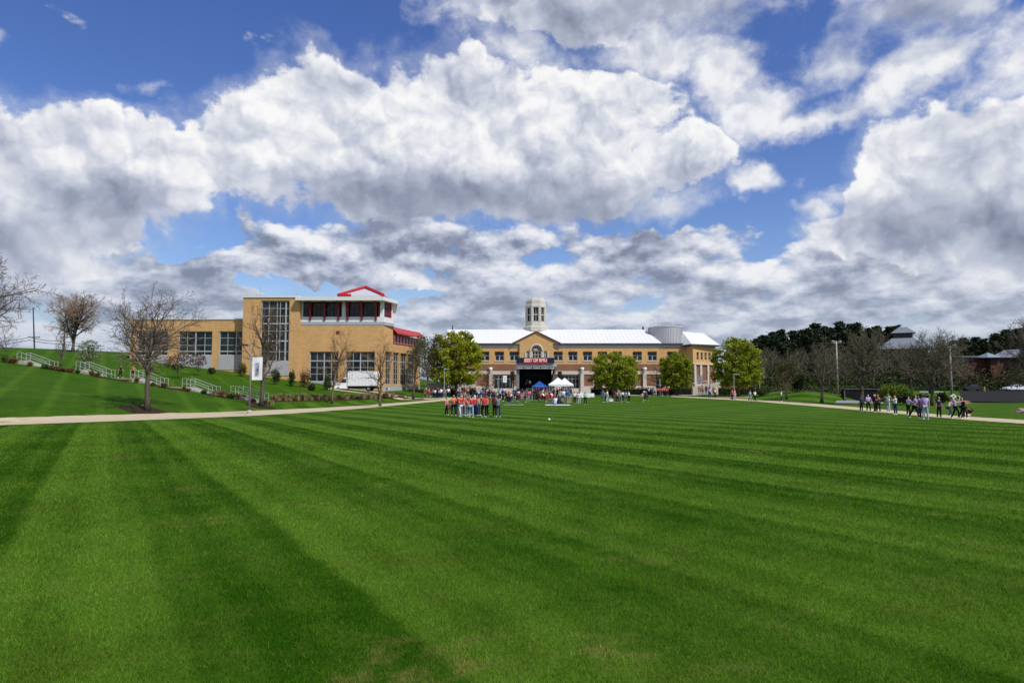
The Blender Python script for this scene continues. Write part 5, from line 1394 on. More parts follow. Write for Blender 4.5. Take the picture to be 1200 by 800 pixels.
thin_lamp(890.5, 124, 446, 'thin white pole right of the rightmost lime tree', arms=False)

def window_banner():
    Y = 144.4; root = thing('hanging_banner', 'small white banner hanging before the arcade windows', 'banner', (fx(591.7, Y), Y, fz(448, Y)))
    MB().box(fx(589.5, Y), fx(593.9, Y), Y - .02, Y, fz(448, Y), fz(440, Y)).build('cloth', mat('banner_white', (.78, .78, .8)), root)
    MB().box(fx(591.4, Y), fx(592.1, Y), Y - .026, Y - .022, fz(446, Y), fz(442, Y)).build('lettering', mat('banner_ink', (.1, .1, .12)), root)
    MB().tube([(fx(589.3, Y), Y, fz(440, Y)), (fx(594.1, Y), Y, fz(440, Y))], .03, 6).build('rod', M_metal, root)
window_banner()

def light_pole(px, Y, top, base_m, label, wood):
    g = foot(px, Y); x = g.x; zt = fz(top, Y); root = thing('light_pole', label, 'light pole', g)
    MB().tube([(x, Y, g.z - .3), (x, Y, zt)], [.17, .12], 8).build('pole', wood, root, True)
    a = MB(); a.box(x - .75, x + .75, Y - .06, Y + .06, zt - .35, zt - .2)
    a.build('crossarm', M_metal, root)
    for s in (-.55, .55):
        MB().lathe([(.10, -.1), (.24, -.02), (.26, .14), (.1, .22)], (x + s, Y - .1, zt - .15), 10).build('lamp_head', M_metal, root)
light_pole(982, 110, 399.5, 0, 'weathered wooden light pole between two bare trees', mat('weathered_wood', (.30, .27, .22), .9, .2, 2, stretch=(1, 1, .2)))
light_pole(1115.5, 98, 404, 0, 'pale light pole above the blue sign', mat('pale_pole', (.24, .23, .21), .8, .15, 2))

def blue_sign():
    g = foot(1117, 92); Y = g.y; x = g.x; root = thing('road_sign', 'small pale blue road sign right of the bare tree', 'sign', g)
    MB().tube([(x, Y, g.z - .2), (x, Y, fz(461, Y))], .03, 6).build('post', M_metal, root)
    m = MB(); c = (x, Y - .05, fz(464.2, Y)); w, hh = .48, .36
    m.add([(c[0] - w, c[1], c[2]), (c[0], c[1], c[2] - hh), (c[0] + w, c[1], c[2]), (c[0], c[1], c[2] + hh), (c[0] - w, c[1] + .02, c[2]), (c[0], c[1] + .02, c[2] - hh), (c[0] + w, c[1] + .02, c[2]), (c[0], c[1] + .02, c[2] + hh)],
          [(0, 1, 2, 3), (7, 6, 5, 4), (0, 4, 5, 1), (1, 5, 6, 2), (2, 6, 7, 3), (3, 7, 4, 0)]); p = m.build('panel', mat('sign_white', (.62, .66, .72), .4, .03), root)
    MB().box(x - .13, x + .13, Y - .058, Y - .053, c[2] - .12, c[2] + .12).build('symbol', mat('sign_blue', (.02, .06, .25), .4, 0), p)
blue_sign()

def power_line():
    woods = mat('utility_wood', (.07, .06, .055), .9, .2, 2)
    Y = 150.0; P = []
    for px, top, lab in ((35, 360, 'taller dark utility pole on the far side of the bank'), (72.5, 384, 'shorter dark utility pole behind the rust coloured tree')):
        g = foot(px, Y); x = g.x; root = thing('utility_pole', lab, 'utility pole', g)
        MB().tube([(x + (.6 if px < 50 else 0), Y, g.z - .5), (x - (.2 if px < 50 else 0), Y, fz(top, Y))], [.17, .11], 8).build('pole', woods, root)
        a = MB(); a.box(x - 1.0, x + 1.6, Y - .07, Y + .07, fz(395.5, Y), fz(394.6, Y)); a.build('crossarm', woods, root)
        for s in (-.8, .3, 1.4): MB().lathe([(.06, 0), (.09, .1), (.05, .25)], (x + s, Y, fz(394.6, Y)), 6).build('insulator', M_metal, root)
    for k, (o, sag, lab) in enumerate(((-3.2, 0, 'upper dark power cable sagging between the utility poles'), (0, .4, 'lower dark power cable sagging between the utility poles'))):
        pts = []
        for a, b in (((-40, 408), (35, 398.3)), ((35, 398.3), (72.5, 402.5)), ((72.5, 402.5), (130, 409))):
            for i in range(8):
                u = i / 8; px = a[0] + (b[0] - a[0]) * u; py = a[1] + (b[1] - a[1]) * u + 2.2 * 4 * u * (1 - u) * (.7 if a[0] == 35 else .6) + o; pts.append(at(px, py, Y - .2))
        tag(MB().tube(pts, .05, 4).build('power_cable', M_black), lab, 'cable', 'power cables')
power_line()

def guard_rail():
    Y = 95.0; X = lambda px: fx(px, Y); root = thing('guard_rail', 'low pale rail on thin posts before the car park', 'railing', (X(1157), Y, h(X(1157), Y)))
    m = MB(); m.tube([(X(1143), Y, fz(473.6, Y)), (X(1172), Y, fz(473.4, Y))], .05, 6); m.build('rail', M_white, root)
    for px in (1145, 1154, 1163, 1171): MB().tube([(X(px), Y, h(X(px), Y) - .2), (X(px), Y, fz(473.6, Y))], .04, 6).build('post', M_metal, root)
guard_rail()
def boulder():
    r = random.Random(3); g = ground(1200, 484); m = bmesh.new(); bmesh.ops.create_icosphere(m, subdivisions=3, radius=1)
    for v in m.verts:
        n = math.sin(v.co.x * 4 + 1) * math.sin(v.co.y * 3 + 2) * math.sin(v.co.z * 5) * .18 + r.gauss(0, .02); v.co *= 1 + n; v.co.x *= .75; v.co.y *= .45; v.co.z *= .36
    me = bpy.data.meshes.new('boulder'); m.to_mesh(me); m.free(); me.materials.append(mat('pink_stone', (.30, .22, .19), .9, .2, 2.5, bump=.4))
    o = obj('boulder', me); o.location = g + Vector((0, 0, .12)); tag(o, 'low pinkish boulder on the grass at the right edge', 'boulder')
    for px, py, k in ((376, 472, .35), (72, 431.5, .5), (103, 437.5, .4), (420, 471, .25)):
        pass
boulder()
def bollard():
    g = foot(1154, 150); MBs = MB().lathe([(.16, -.1), (.16, .85), (.12, .95), (.02, .98)], g, 10); o = MBs.build('bollard', mat('yellow_paint', (.42, .30, .08), .6, .1)); tag(o, 'short yellow bollard between the two parked cars', 'bollard')
bollard()

# ------------------------------------------------------------------ vehicles
M_tyre = mat('tyre', (.015, .015, .015), .9, .1); M_rim = mat('rim', (.35, .35, .36), .35, .05, metal=.6); M_carg = mat('car_glass', (.012, .014, .016), .08, 0, spec=.6)
def wheel(parent, x, y, z, r, w, s):
    t = MB(); 
    def disc(mb, r0, r1, y0, y1, n=20):
        prof = [(r0, y0), (r1, y0 + s * .02), (r1, y1 - s * .02), (r0, y1)]
        vs = []; fs = []
        for rr, yy in prof:
            for j in range(n): a = 2 * math.pi * j / n; vs.append((x + rr * math.cos(a), yy, z + rr * math.sin(a)))
        for i in range(3):
            for j in range(n): fs.append((i * n + j, i * n + (j + 1) % n, (i + 1) * n + (j + 1) % n, (i + 1) * n + j))
        fs += [tuple(range(n)), tuple(range(3 * n, 4 * n))[::-1]]
        mb.add(vs, fs)
    disc(t, r * .62, r, y, y + s * w); wo = t.build('wheel', M_tyre, parent)
    d = MB(); disc(d, r * .12, r * .6, y - s * .015, y + s * w * .5); d.build('rim', M_rim, wo)
def side_body(prof, y0, y1, taper=None):
    """a side outline swept across the width, its upper edges drawn in"""
    n = len(prof); vs = []
    for yy, k in ((y0, 1), (y0 + .12, 0), (y1 - .12, 0), (y1, 1)):
        for x, z in prof: vs.append((x * (1 - .012 * k), yy + (0 if not taper else (1 if yy < 0 else -1) * taper * max(0, z - .85)), z - (.03 * k if z > .6 else -.03 * k)))
    fs = [tuple(range(n)), tuple(range(3 * n, 4 * n))[::-1]]
    for b in range(3):
        for j in range(n): fs.append((b * n + j, (b + 1) * n + j, (b + 1) * n + (j + 1) % n, b * n + (j + 1) % n))
    return vs, fs
def truck():
    g = foot(418, 111.5); root = thing('box_truck', 'white box truck parked side on before the school building', 'truck', (0, 0, 0))
    W_ = mat('truck_white', (.80, .80, .82), .4, .03, .8); k = 0
    # front of the truck faces -x
    cab = [(-3.55, .42), (-3.62, .95), (-3.45, 1.22), (-2.55, 1.36), (-2.05, 2.10), (-1.30, 2.18), (-1.30, .42)]
    vs, fs = side_body(cab, -1.0, 1.0, .06); b = MB().add(vs, fs).build('cab', W_, root)
    for s in (-1, 1):
        y = s * 1.004
        wv = [(-2.42, 1.36), (-2.02, 1.98), (-1.46, 2.02), (-1.46, 1.36)]
        p = MB(); p.add([(x, s * (1.0 - .06 * max(0, z - .85)) + s * .006, z) for x, z in wv], [(0, 1, 2, 3)]); p.build('side_window', M_carg, b)
        MB().tube([(-2.3, s * 1.0, 1.42), (-2.34, s * 1.22, 1.46)], .03, 5).box(-2.42, -2.28, s * 1.22 - .05, s * 1.22 + .05, 1.34, 1.7).build('mirror', M_black, b)
        MB().box(-3.6, -3.5, s * .82 - .12, s * .82 + .12, .98, 1.16).build('headlight', mat('lamp_glass', (.7, .7, .7), .1, 0), b)
    p = MB(); p.add([(-2.60, -.86, 1.37), (-2.60, .86, 1.37), (-2.09, .80, 2.06), (-2.09, -.80, 2.06)], [(0, 1, 2, 3)]); p.build('windscreen', M_carg, b)
    bx = MB(); 
    prof = [(-1.2, .86), (3.45, .86), (3.45, 2.75), (3.15, 3.15), (2.6, 3.22), (-1.2, 3.22)]
    n = len(prof); bx.add([(x, -1.12, z) for x, z in prof] + [(x, 1.12, z) for x, z in prof], [tuple(range(n)), tuple(range(n, 2 * n))[::-1]] + [(j, n + j, n + (j + 1) % n, (j + 1) % n) for j in range(n)])
    box = bx.build('cargo_box', W_, root)
    tr = MB(); tr.box(-1.22, 3.47, -1.135, -1.122, .86, .98); tr.box(-1.22, 3.2, -1.135, -1.122, 3.1, 3.2)
    for i in range(9): x = -1.0 + i * .52; tr.box(x, x + .03, -1.128, -1.121, .98, 3.1)
    tr.build('trim', mat('truck_trim', (.62, .62, .65), .4, .03), box)
    MB().box(-3.3, 3.4, -.4, .4, .45, .84).build('chassis', M_black, root)
    MB().box(3.3, 3.55, -1.05, 1.05, .45, .6).build('bumper', M_black, root); MB().box(-3.72, -3.56, -.98, .98, .4, .66).build('bumper', mat('grey_bumper', (.2, .2, .21)), root)
    for x in (-2.75, 2.1):
        for s in (-1, 1): wheel(root, x, s * 1.0, .42, .42, .28, -s)
    root.location = (g.x, g.y, h(g.x, g.y) + .03); root.rotation_euler = (0, 0, math.radians(-2))
truck()
def car(label, px, Y, paint, flip=False):
    g = foot(px, Y); root = thing('parked_car', label, 'car', (0, 0, 0), 0, 'parked cars')
    prof = [(-2.3, .32), (-2.36, .62), (-2.2, .80), (-1.15, .93), (-.45, 1.40), (.75, 1.43), (1.55, 1.02), (2.2, .95), (2.34, .62), (2.28, .32)]
    vs, fs = side_body(prof, -.9, .9, .22); b = MB().add(vs, fs).build('body', paint, root, False)
    for s in (-1, 1):
        for wv in ([(-.98, .95), (-.40, 1.34), (.12, 1.36), (.12, .96)], [(.20, .96), (.20, 1.36), (.68, 1.36), (1.32, 1.02)]):
            p = MB(); p.add([(x, s * (.9 - .22 * max(0, z - .85)) + s * .004, z) for x, z in wv], [(0, 1, 2, 3)]); p.build('side_window', M_carg, b)
        MB().box(-2.33, -2.2, s * .66 - .14, s * .66 + .14, .62, .74).build('headlight', mat('lamp_glass', (.7, .7, .7), .1, 0), b)
        MB().box(2.22, 2.33, s * .66 - .14, s * .66 + .14, .66, .8).build('tail_light', M_redm, b)
    for sgn, q in ((0, [(-1.12, -.74, .955), (-1.12, .74, .955), (-.50, .66, 1.375), (-.50, -.66, 1.375)]), (1, [(.82, -.66, 1.40), (.82, .66, 1.40), (1.50, .74, 1.06), (1.50, -.74, 1.06)])):
        p = MB(); p.add([(x + (-.012 if not sgn else .012), y, z + .012) for x, y, z in q], [(0, 1, 2, 3)]); p.build('windscreen', M_carg, b)
    for x in (-1.42, 1.42):
        for s in (-1, 1): wheel(root, x, s * .84, .32, .32, .2, -s)
    root.location = (g.x, g.y, h(g.x, g.y) + .03); root.rotation_euler = (0, 0, math.pi if flip else 0)
car('white saloon car parked side on at the right edge', 1190, 154, mat('white_paint', (.72, .73, .76), .25, .02, .5, .5))
car('black saloon car parked left of the yellow bollard', 1141, 156, mat('black_paint', (.014, .014, .016), .25, .02, .5, .5), True)

# ------------------------------------------------------------------ the event: stage, tents, tables
def stage():
    Y = 131.0; X = lambda px, y=Y: fx(px, y, 440); Z = lambda py, y=Y: fz(py, y)
    cx = X(627.3); g0 = h(cx, Y)
    root = thing('mobile_stage', 'mobile stage with dark interior under a navy and red sign board', 'stage', (cx, Y, g0))
    sh = mat('stage_shell', (.20, .205, .215), .6, .12, 1.2); dk = mat('stage_black', (.010, .010, .012), .9, .2, .8); al = mat('aluminium', (.42, .43, .45), .4, .1, 1.5, metal=.4)
    x0, x1 = X(605.3), X(650.2); zd = Z(455.6); zt = Z(430.5); D = 5.5
    MB().box(x0, x1, Y, Y + D, zd - .25, zd).build('deck', dk, root)
    MB().box(x0 + .1, x1 - .1, Y + .1, Y + .16, g0 - .2, zd - .252).build('skirt', mat('grey_skirt', (.20, .20, .20), .9, .2, .9), root)
    MB().box(x0 + .3, x1 - .3, Y + D - .2, Y + D, zd, zt + .4).build('backdrop', dk, root)
    MB().box(X(614.5), X(640.5), Y + D - .45, Y + D - .4, Z(441), Z(436.5)).build('screen', mat('dim_navy', (.014, .016, .034), .7, .1), root)
    # left wall upright, right wall splayed
    MB().box(x0, x0 + .5, Y + .02, Y + D, zd, zt).build('side_wall', sh, root)
    m = MB(); a, b = X(645.5), X(652.5)
    m.add([(a, Y + .6, zd), (a + .25, Y + .6, zd), (b, Y - .9, zt + .1), (b - .3, Y - .9, zt + .1), (a, Y + D, zd), (a + .25, Y + D, zd), (b, Y + D, zt + .1), (b - .3, Y + D, zt + .1)],
          [(0, 1, 2, 3), (7, 6, 5, 4), (0, 4, 5, 1), (1, 5, 6, 2), (2, 6, 7, 3), (3, 7, 4, 0)]); m.build('side_wall', mat('stage_grey', (.26, .265, .275), .6, .12, 1.2), root)
    # scalloped roof front: padded canopy bays over a truss
    m = MB(); n = 5; bw = (x1 - x0 + .5) / n
    for i in range(n):
        u0 = x0 - .1 + i * bw + .05; pts = []
        for j in range(9):
            a = math.pi * j / 8; pts.append((u0 + (bw - .1) * j / 8, zt - .05 - .0 - .16 * math.sin(a)))
        zt2 = Z(425.8)
        vs = [(x, Y - .45, z) for x, z in pts] + [(x, Y - .45, zt2) for x, z in pts] + [(x, Y + D, z + .4) for x, z in pts] + [(x, Y + D, zt2) for x, z in pts]
        k = 9
        m.add(vs, [(j, j + 1, k + j + 1, k + j) for j in range(8)] + [(2 * k + j + 1, 2 * k + j, j, j + 1)[::-1] for j in range(8)] + [(k + j, k + j + 1, 3 * k + j + 1, 3 * k + j) for j in range(8)])
    m.build('roof', mat('roof_padding', (.36, .36, .37), .8, .15, 2), root)
    t = MB()
    for z in (zt - .25, zt + .25): t.tube([(x0, Y - .52, z), (x1 + .3, Y - .52, z)], .04, 5)
    for i in range(14): u = x0 + (x1 + .3 - x0) * i / 14; t.tube([(u, Y - .52, zt - .25), (u + (x1 - x0) / 28, Y - .52, zt + .25), (u + (x1 - x0) / 14, Y - .52, zt - .25)], .022, 4)
    t.build('truss', al, root)
    Ys = Y - .62; sb = MB().box(X(604.8, Ys), X(649.6, Ys), Ys - .12, Ys, Z(425.6, Ys), Z(419.0, Ys)).build('sign_board', mat('sign_navy', (.010, .011, .035), .5, .1), root)
    zc = (Z(425.6, Ys) + Z(419.0, Ys)) / 2; cxs = X(627.6, Ys)
    MB().box(X(613.6, Ys), X(641.8, Ys), Ys - .125, Ys - .121, zc - .46, zc + .46).build('red_panel', mat('sign_red', (.42, .010, .03), .5, .05), sb)
    for off, mt, yy, nm in ((.0, mat('letter_pink', (.85, .62, .64), .5, 0), Ys - .155, 'lettering'),):
        me = text_mesh('BEST OF RMU', .70, .012, .022); me.materials.append(mt)
        wdt = max(v.co.x for v in me.vertices) - min(v.co.x for v in me.vertices); k = (X(640.8, Ys) - X(614.8, Ys)) / wdt
        tx = obj(nm, me, sb, False); tx.matrix_basis = Matrix.Translation((cxs, yy, zc)) @ Matrix.Rotation(math.pi / 2, 4, 'X') @ Matrix.Diagonal((k, 1.22, 1, 1))
    for a, b in ((614, 626), (627.5, 634)):
        MB().box(X(a, Ys), X(b, Ys), Ys - .05, Ys - .01, Z(426.6, Ys), Z(425.75, Ys)).build('red_strip', mat('strip_red', (.5, .05, .08), .5, .05), sb)
    # steps at the side
    m = MB()
    for i in range(4): m.box(x1 + .1, x1 + 1.0, Y + 1 + i * .3, Y + 1.3 + i * .3 - .002, g0, g0 + (zd - g0) * (i + 1) / 5)
    m.build('steps', al, root)
    # speakers on lift towers
    for px, lab in ((600.5, 'black loudspeaker column on a lift tower left of the stage'), (655.8, 'black loudspeaker column on a lift tower right of the stage')):
        x = X(px); r = thing('loudspeaker_tower', lab, 'loudspeaker', (x, Y, h(x, Y)))
        z0 = h(x, Y); zt3 = Z(434.5)
        m = MB(); m.tube([(x, Y + .3, z0), (x, Y + .3, zt3 + .3)], .08, 6)
        for s in (-1, 1): m.tube([(x + s * .9, Y + .3, z0 + .04), (x, Y + .3, z0 + .5)], .04, 5)
        m.build('lift_tower', al, r)
        for i in range(4):
            zz = zt3 - .1 - i * .42; mm = MB(); mm.add([(x - .42, Y - .2 + .03 * i, zz - .4), (x + .42, Y - .2 + .03 * i, zz - .4), (x + .36, Y + .22, zz - .4), (x - .36, Y + .22, zz - .4), (x - .42, Y - .2, zz), (x + .42, Y - .2, zz), (x + .36, Y + .22, zz), (x - .36, Y + .22, zz)],
                [(3, 2, 1, 0), (4, 5, 6, 7), (0, 1, 5, 4), (1, 2, 6, 5), (2, 3, 7, 6), (3, 0, 4, 7)]); mm.build('speaker_box', M_black, r)
stage()

def canopy_tent(px0, px1, Y, peak, eave, colr, label, group=None):
    X = lambda px: fx(px, Y, 455); x0, x1 = X(px0), X(px1); w = x1 - x0; cx = (x0 + x1) / 2; g0 = h(cx, Y)
    root = thing('canopy_tent', label, 'canopy tent', (cx, Y, g0), 0, group)
    zp, ze = fz(peak, Y), fz(eave, Y); d = w / 2; m = MB(); N = 6
    # four panels that dip between ridge and eave
    for q in range(4):
        a0 = math.pi / 4 + q * math.pi / 2; c0 = Vector((cx + d * 1.414 * math.cos(a0), Y + d * 1.414 * math.sin(a0), ze)); c1 = Vector((cx + d * 1.414 * math.cos(a0 + math.pi / 2), Y + d * 1.414 * math.sin(a0 + math.pi / 2), ze)); pk = Vector((cx, Y, zp))
        vs, fs = [], []
        for i in range(N + 1):
            f = i / N
            for j in range(N + 1):
                g = j / N; e = c0.lerp(c1, g); p = pk.lerp(e, f); p.z = ze + (zp - ze) * (1 - f) ** 1.25 - .10 * math.sin(math.pi * g) * f; vs.append(p)
        for i in range(N):
            for j in range(N): fs.append((i * (N + 1) + j, (i + 1) * (N + 1) + j, (i + 1) * (N + 1) + j + 1, i * (N + 1) + j + 1))
        m.add(vs, fs)
        # valance
        vv = []
        for j in range(N + 1): p = c0.lerp(c1, j / N); p.z -= .10 * math.sin(math.pi * j / N); vv += [p, p - Vector((0, 0, .28))]
        m.add(vv, [(2 * j, 2 * j + 1, 2 * j + 3, 2 * j + 2) for j in range(N)])
    m.build('canopy', colr, root)
    for sx in (-1, 1):
        for sy in (-1, 1):
            x, y = cx + sx * (d - .06), Y + sy * (d - .06); MB().box(x - .035, x + .035, y - .035, y + .035, h(x, y) - .1, ze).build('leg', M_metal, root)
    f = MB()
    for s in (-1, 1): f.tube([(cx - d, Y + s * (d - .06), ze - .05), (cx + d, Y + s * (d - .06), ze - .05)], .025, 4); f.tube([(cx + s * (d - .06), Y - d, ze - .05), (cx + s * (d - .06), Y + d, ze - .05)], .025, 4)
    f.build('frame', M_metal, root)
tw = mat('tent_white', (.82, .82, .83), .7, .03, .8, trans=.15)
canopy_tent(623.3, 641.3, 118, 446.2, 452.2, mat('tent_blue', (.012, .075, .34), .7, .08, .8, trans=.15), 'blue canopy tent in front of the stage')
canopy_tent(643.0, 665.0, 113, 442.0, 449.8, tw, 'white canopy tent on the left of the touching pair', 'white canopy tents')
canopy_tent(652.0, 671.4, 119, 442.6, 450.2, tw, 'white canopy tent on the right of the touching pair', 'white canopy tents')

def cloth_table(px, Y, w, label, col, items=True, ht=.75):
    g = foot(px, Y); x, z = g.x, g.z; root = thing('folding_table', label, 'table', g, 0, 'tables at the event')
    MB().box(x - w / 2, x + w / 2, Y - .38, Y + .38, z + ht - .04, z + ht).build('tabletop', M_white, root)
    for sx in (-1, 1):
        for sy in (-1, 1): MB().tube([(x + sx * (w / 2 - .15), Y + sy * .28, z), (x + sx * (w / 2 - .15), Y + sy * .28, z + ht - .04)], .02, 5).build('leg', M_metal, root)
    # cloth hanging in folds
    m = MB(); n = 48; vs = []
    for i in range(n):
        u = i / n * 4; s = int(u); f = u - s; c = [(-1, -1), (1, -1), (1, 1), (-1, 1), (-1, -1)]
        px_ = (c[s][0] + (c[s + 1][0] - c[s][0]) * f) * (w / 2 + .02); py_ = (c[s][1] + (c[s + 1][1] - c[s][1]) * f) * .40; k = .04 * math.sin(i * 2.3)
        vs += [(x + px_, Y + py_, z + ht + .008), (x + px_ * (1 + k), Y + py_ * (1.12 + k * 2), z + .12)]
    m.add(vs, [(2 * i, 2 * i + 1, 2 * ((i + 1) % n) + 1, 2 * ((i + 1) % n)) for i in range(n)] + [tuple(2 * i for i in range(n))])
    m.build('tablecloth', col, root)
    return g
wc = mat('white_cloth', (.74, .75, .74), .85, .05, 1.5); nc = mat('navy_cloth', (.012, .026, .11), .85, .1, 1.5)
def clutter(px, Y, col, label, cat, w=.4, hh=.3, z=.76):
    g = foot(px, Y); m = MB(); x, y = g.x, Y - .05; z0 = g.z + z
    m.add([(x - w / 2, y - .18, z0), (x + w / 2, y - .18, z0), (x + w / 2, y + .18, z0), (x - w / 2, y + .18, z0), (x - w * .46, y - .15, z0 + hh), (x + w * .46, y - .15, z0 + hh), (x + w * .46, y + .15, z0 + hh), (x - w * .46, y + .15, z0 + hh)],
          [(3, 2, 1, 0), (4, 5, 6, 7), (0, 1, 5, 4), (1, 2, 6, 5), (2, 3, 7, 6), (3, 0, 4, 7)]); m.box(x - w * .5, x + w * .5, y - .19, y + .19, z0 + hh + .002, z0 + hh + .05)
    tag(m.build('storage_box', col), label, cat)
cloth_table(684.5, 118, 1.9, 'white clothed table right of the white tents', wc); cloth_table(690.5, 120, 1.6, 'white clothed table at the left end of the hedge', wc)
clutter(681.5, 118, M_white, 'white box on the clothed table right of the tents', 'box', .5, .35)
cloth_table(562, 120, 2.4, 'navy clothed table in the crowd left of the stage', nc); clutter(560.5, 120, M_white, 'white box on the navy clothed table', 'box', .5, .3)
clutter(565, 120, mat('blue_box', (.02, .10, .38)), 'blue box on the navy clothed table', 'box', .6, .45)
clutter(716, 103, M_white, 'white cool box on the lawn among the standing group', 'cool box', .6, .4, .02)
cloth_table(614, 112, 1.8, 'white clothed table among the seated crowd before the stage', wc)
def chair(px, Y, rz, i, col):
    g = foot(px, Y); root = thing('folding_chair', 'x', 'chair', (0, 0, 0), 0, 'folding chairs before the stage')
    MB().box(-.22, .22, -.22, .2, .43, .46).build('seat', col, root)
    m = MB(); m.add([(-.22, .2, .55), (.22, .2, .55), (.22, .29, .9), (-.22, .29, .9), (-.22, .225, .55), (.22, .225, .55), (.22, .315, .9), (-.22, .315, .9)], [(0, 1, 2, 3), (7, 6, 5, 4), (0, 4, 5, 1), (1, 5, 6, 2), (2, 6, 7, 3), (3, 7, 4, 0)]); m.build('backrest', col, root)
    for s in (-1, 1): MB().tube([(s * .22, -.26, 0), (s * .22, .22, .6), (s * .22, .3, .9)], .016, 5).build('leg', M_metal, root); MB().tube([(s * .2, .3, 0), (s * .2, -.2, .44)], .016, 5).build('leg', M_metal, root)
    root.location = g; root.rotation_euler = (0, 0, rz); return root

def blanket():
    g = ground(653.5, 474.6); n = 14; vs = []; fs = []
    for i in range(n + 1):
        for j in range(n + 1):
            x = g.x - 1.55 + 3.1 * i / n; y = g.y - 1.0 + 2.0 * j / n; vs.append((x + .1 * math.sin(j * .9), y + .12 * math.sin(i * .7), h(x, y) + .035 + .02 * math.sin(i * 1.9) * math.sin(j * 2.3)))
    for i in range(n):
        for j in range(n): q = i * (n + 1) + j; fs.append((q, q + n + 1, q + n + 2, q + 1))
    tag(MB().add(vs, fs).build('picnic_blanket', wc), 'white picnic blanket spread on the lawn before the white tents', 'blanket')
    g = ground(602, 474.3); vs = []; fs = []
    for i in range(n + 1):
        for j in range(n + 1): x = g.x - 1.3 + 2.6 * i / n; y = g.y - .5 + 1.0 * j / n; vs.append((x, y + .05 * math.sin(i), h(x, y) + .03 + .015 * math.sin(i * 1.9) * math.sin(j * 2.3)))
    for i in range(n):
        for j in range(n): q = i * (n + 1) + j; fs.append((q, q + n + 1, q + n + 2, q + 1))
    tag(MB().add(vs, fs).build('picnic_blanket', mat('faded_cloth', (.40, .42, .33), .9, .1)), 'pale empty blanket on the lawn left of the stage', 'blanket')
blanket()
def ball():
    for px, py, r_, lab in ((643.6, 492.6, .085, 'small white ball lying alone on the mown lawn'),):
        g = ground(px, py); m = bmesh.new(); bmesh.ops.create_icosphere(m, subdivisions=3, radius=r_); me = bpy.data.meshes.new('ball'); m.to_mesh(me); m.free(); me.polygons.foreach_set('use_smooth', [True] * len(me.polygons))
        me.materials.append(mat('ball_white', (.8, .8, .78), .5, .05, 6)); o = obj('ball', me); o.location = g + Vector((0, 0, r_ * .95)); tag(o, lab, 'ball')
ball()

# ------------------------------------------------------------------ people
def skin_mesh(name, verts, edges, radii, root=0, sub=1):
    me = bpy.data.meshes.new(name); me.from_pydata([tuple(v) for v in verts], edges, [])
    o = bpy.data.objects.new(name, me); C.objects.link(o)
    o.modifiers.new('s', 'SKIN'); 
    if sub: o.modifiers.new('u', 'SUBSURF').levels = sub
    for i, d in enumerate(me.skin_vertices[0].data):
        r = radii[i]; d.radius = r if hasattr(r, '__len__') else (r, r); d.use_root = i == root
    o.modifiers['s'].use_smooth_shade = True
    bpy.context.view_layer.update()
    out = bpy.data.meshes.new_from_object(o.evaluated_get(bpy.context.evaluated_depsgraph_get())); out.name = name
    bpy.data.objects.remove(o); bpy.data.meshes.remove(me)
    out.materials.clear(); out.materials.append(None)
    return out

def R3(v, ax, deg): return Matrix.Rotation(math.radians(deg), 3, ax) @ v
def make_pose(lean=0, arms=((10, 0, 10), (10, 0, 10)), legs=((0, 4, 0), (0, 4, 0)), head=0, pelvis=.95, twist=0, roll=0):
    """arms: (raise forward, raise sideways, bend) in degrees for left, right; legs: (thigh forward, sideways, knee bend)"""
    T = lambda v: R3(R3(Vector(v), 'Z', twist), 'X', lean) if True else v
    J = {}
    pel = Vector((0, 0, 0))
    J['pelvis'] = pel; J['waist'] = T((0, 0, .13)); J['chest'] = T((0, -.01, .33)); J['neckbase'] = T((0, 0, .49)); J['neck'] = T((0, -.012, .55))
    nb = J['neck']; Hd = lambda v: nb + R3(T(v), 'X', head)
    J['head1'] = Hd((0, -.022, .075)); J['head2'] = Hd((0, -.012, .155)); J['headtop'] = Hd((0, 0, .205)); J['nose'] = Hd((0, -.115, .085))
    J['hairtop'] = Hd((0, .012, .195)); J['hairback'] = Hd((0, .045, .12)); J['nape'] = Hd((0, .055, .0)); J['tail'] = nb + T((0, .075, -.16))
    for s, (af, asd, bend), (tf, ts, kb) in ((1, arms[0], legs[0]), (-1, arms[1], legs[1])):
        k = 'L' if s > 0 else 'R'
        sh = T((s * .175, 0, .455)); J['sh' + k] = sh
        u = Vector((0, 0, -1)); u = R3(u, 'X', -af); u = R3(u, 'Y', -s * (asd + 8)); u = T(u)
        J['el' + k] = sh + u * .28
        f = Vector((0, 0, -1)); f = R3(f, 'X', -(af + bend)); f = R3(f, 'Y', -s * (asd * .6)); f = T(f)
        J['wr' + k] = J['el' + k] + f * .25; J['pa' + k] = J['wr' + k] + f * .075; J['fi' + k] = J['wr' + k] + f * .165
        J['th' + k] = J['wr' + k] + f * .085 + T((-s * .02, -.045, 0))
        hp = Vector((s * .09, 0, -.05)); J['hip' + k] = hp
        t = R3(R3(Vector((0, 0, -1)), 'X', -tf), 'Y', -s * ts); J['kn' + k] = hp + t * .415
        c = R3(R3(Vector((0, 0, -1)), 'X', -(tf - kb)), 'Y', -s * ts * .5); J['an' + k] = J['kn' + k] + c * .405
        foot_ = R3(Vector((s * .03, -.155, -.055)), 'X', -(tf - kb) * .35); J['to' + k] = J['an' + k] + foot_; J['he' + k] = J['an' + k] + R3(Vector((0, .045, -.055)), 'X', -(tf - kb) * .35)
    if roll:
        for k in J: J[k] = R3(J[k], 'X', roll)
    lo = min(J[k].z for k in J) - .035
    for k in J: J[k] = J[k] - Vector((0, 0, lo))
    return J

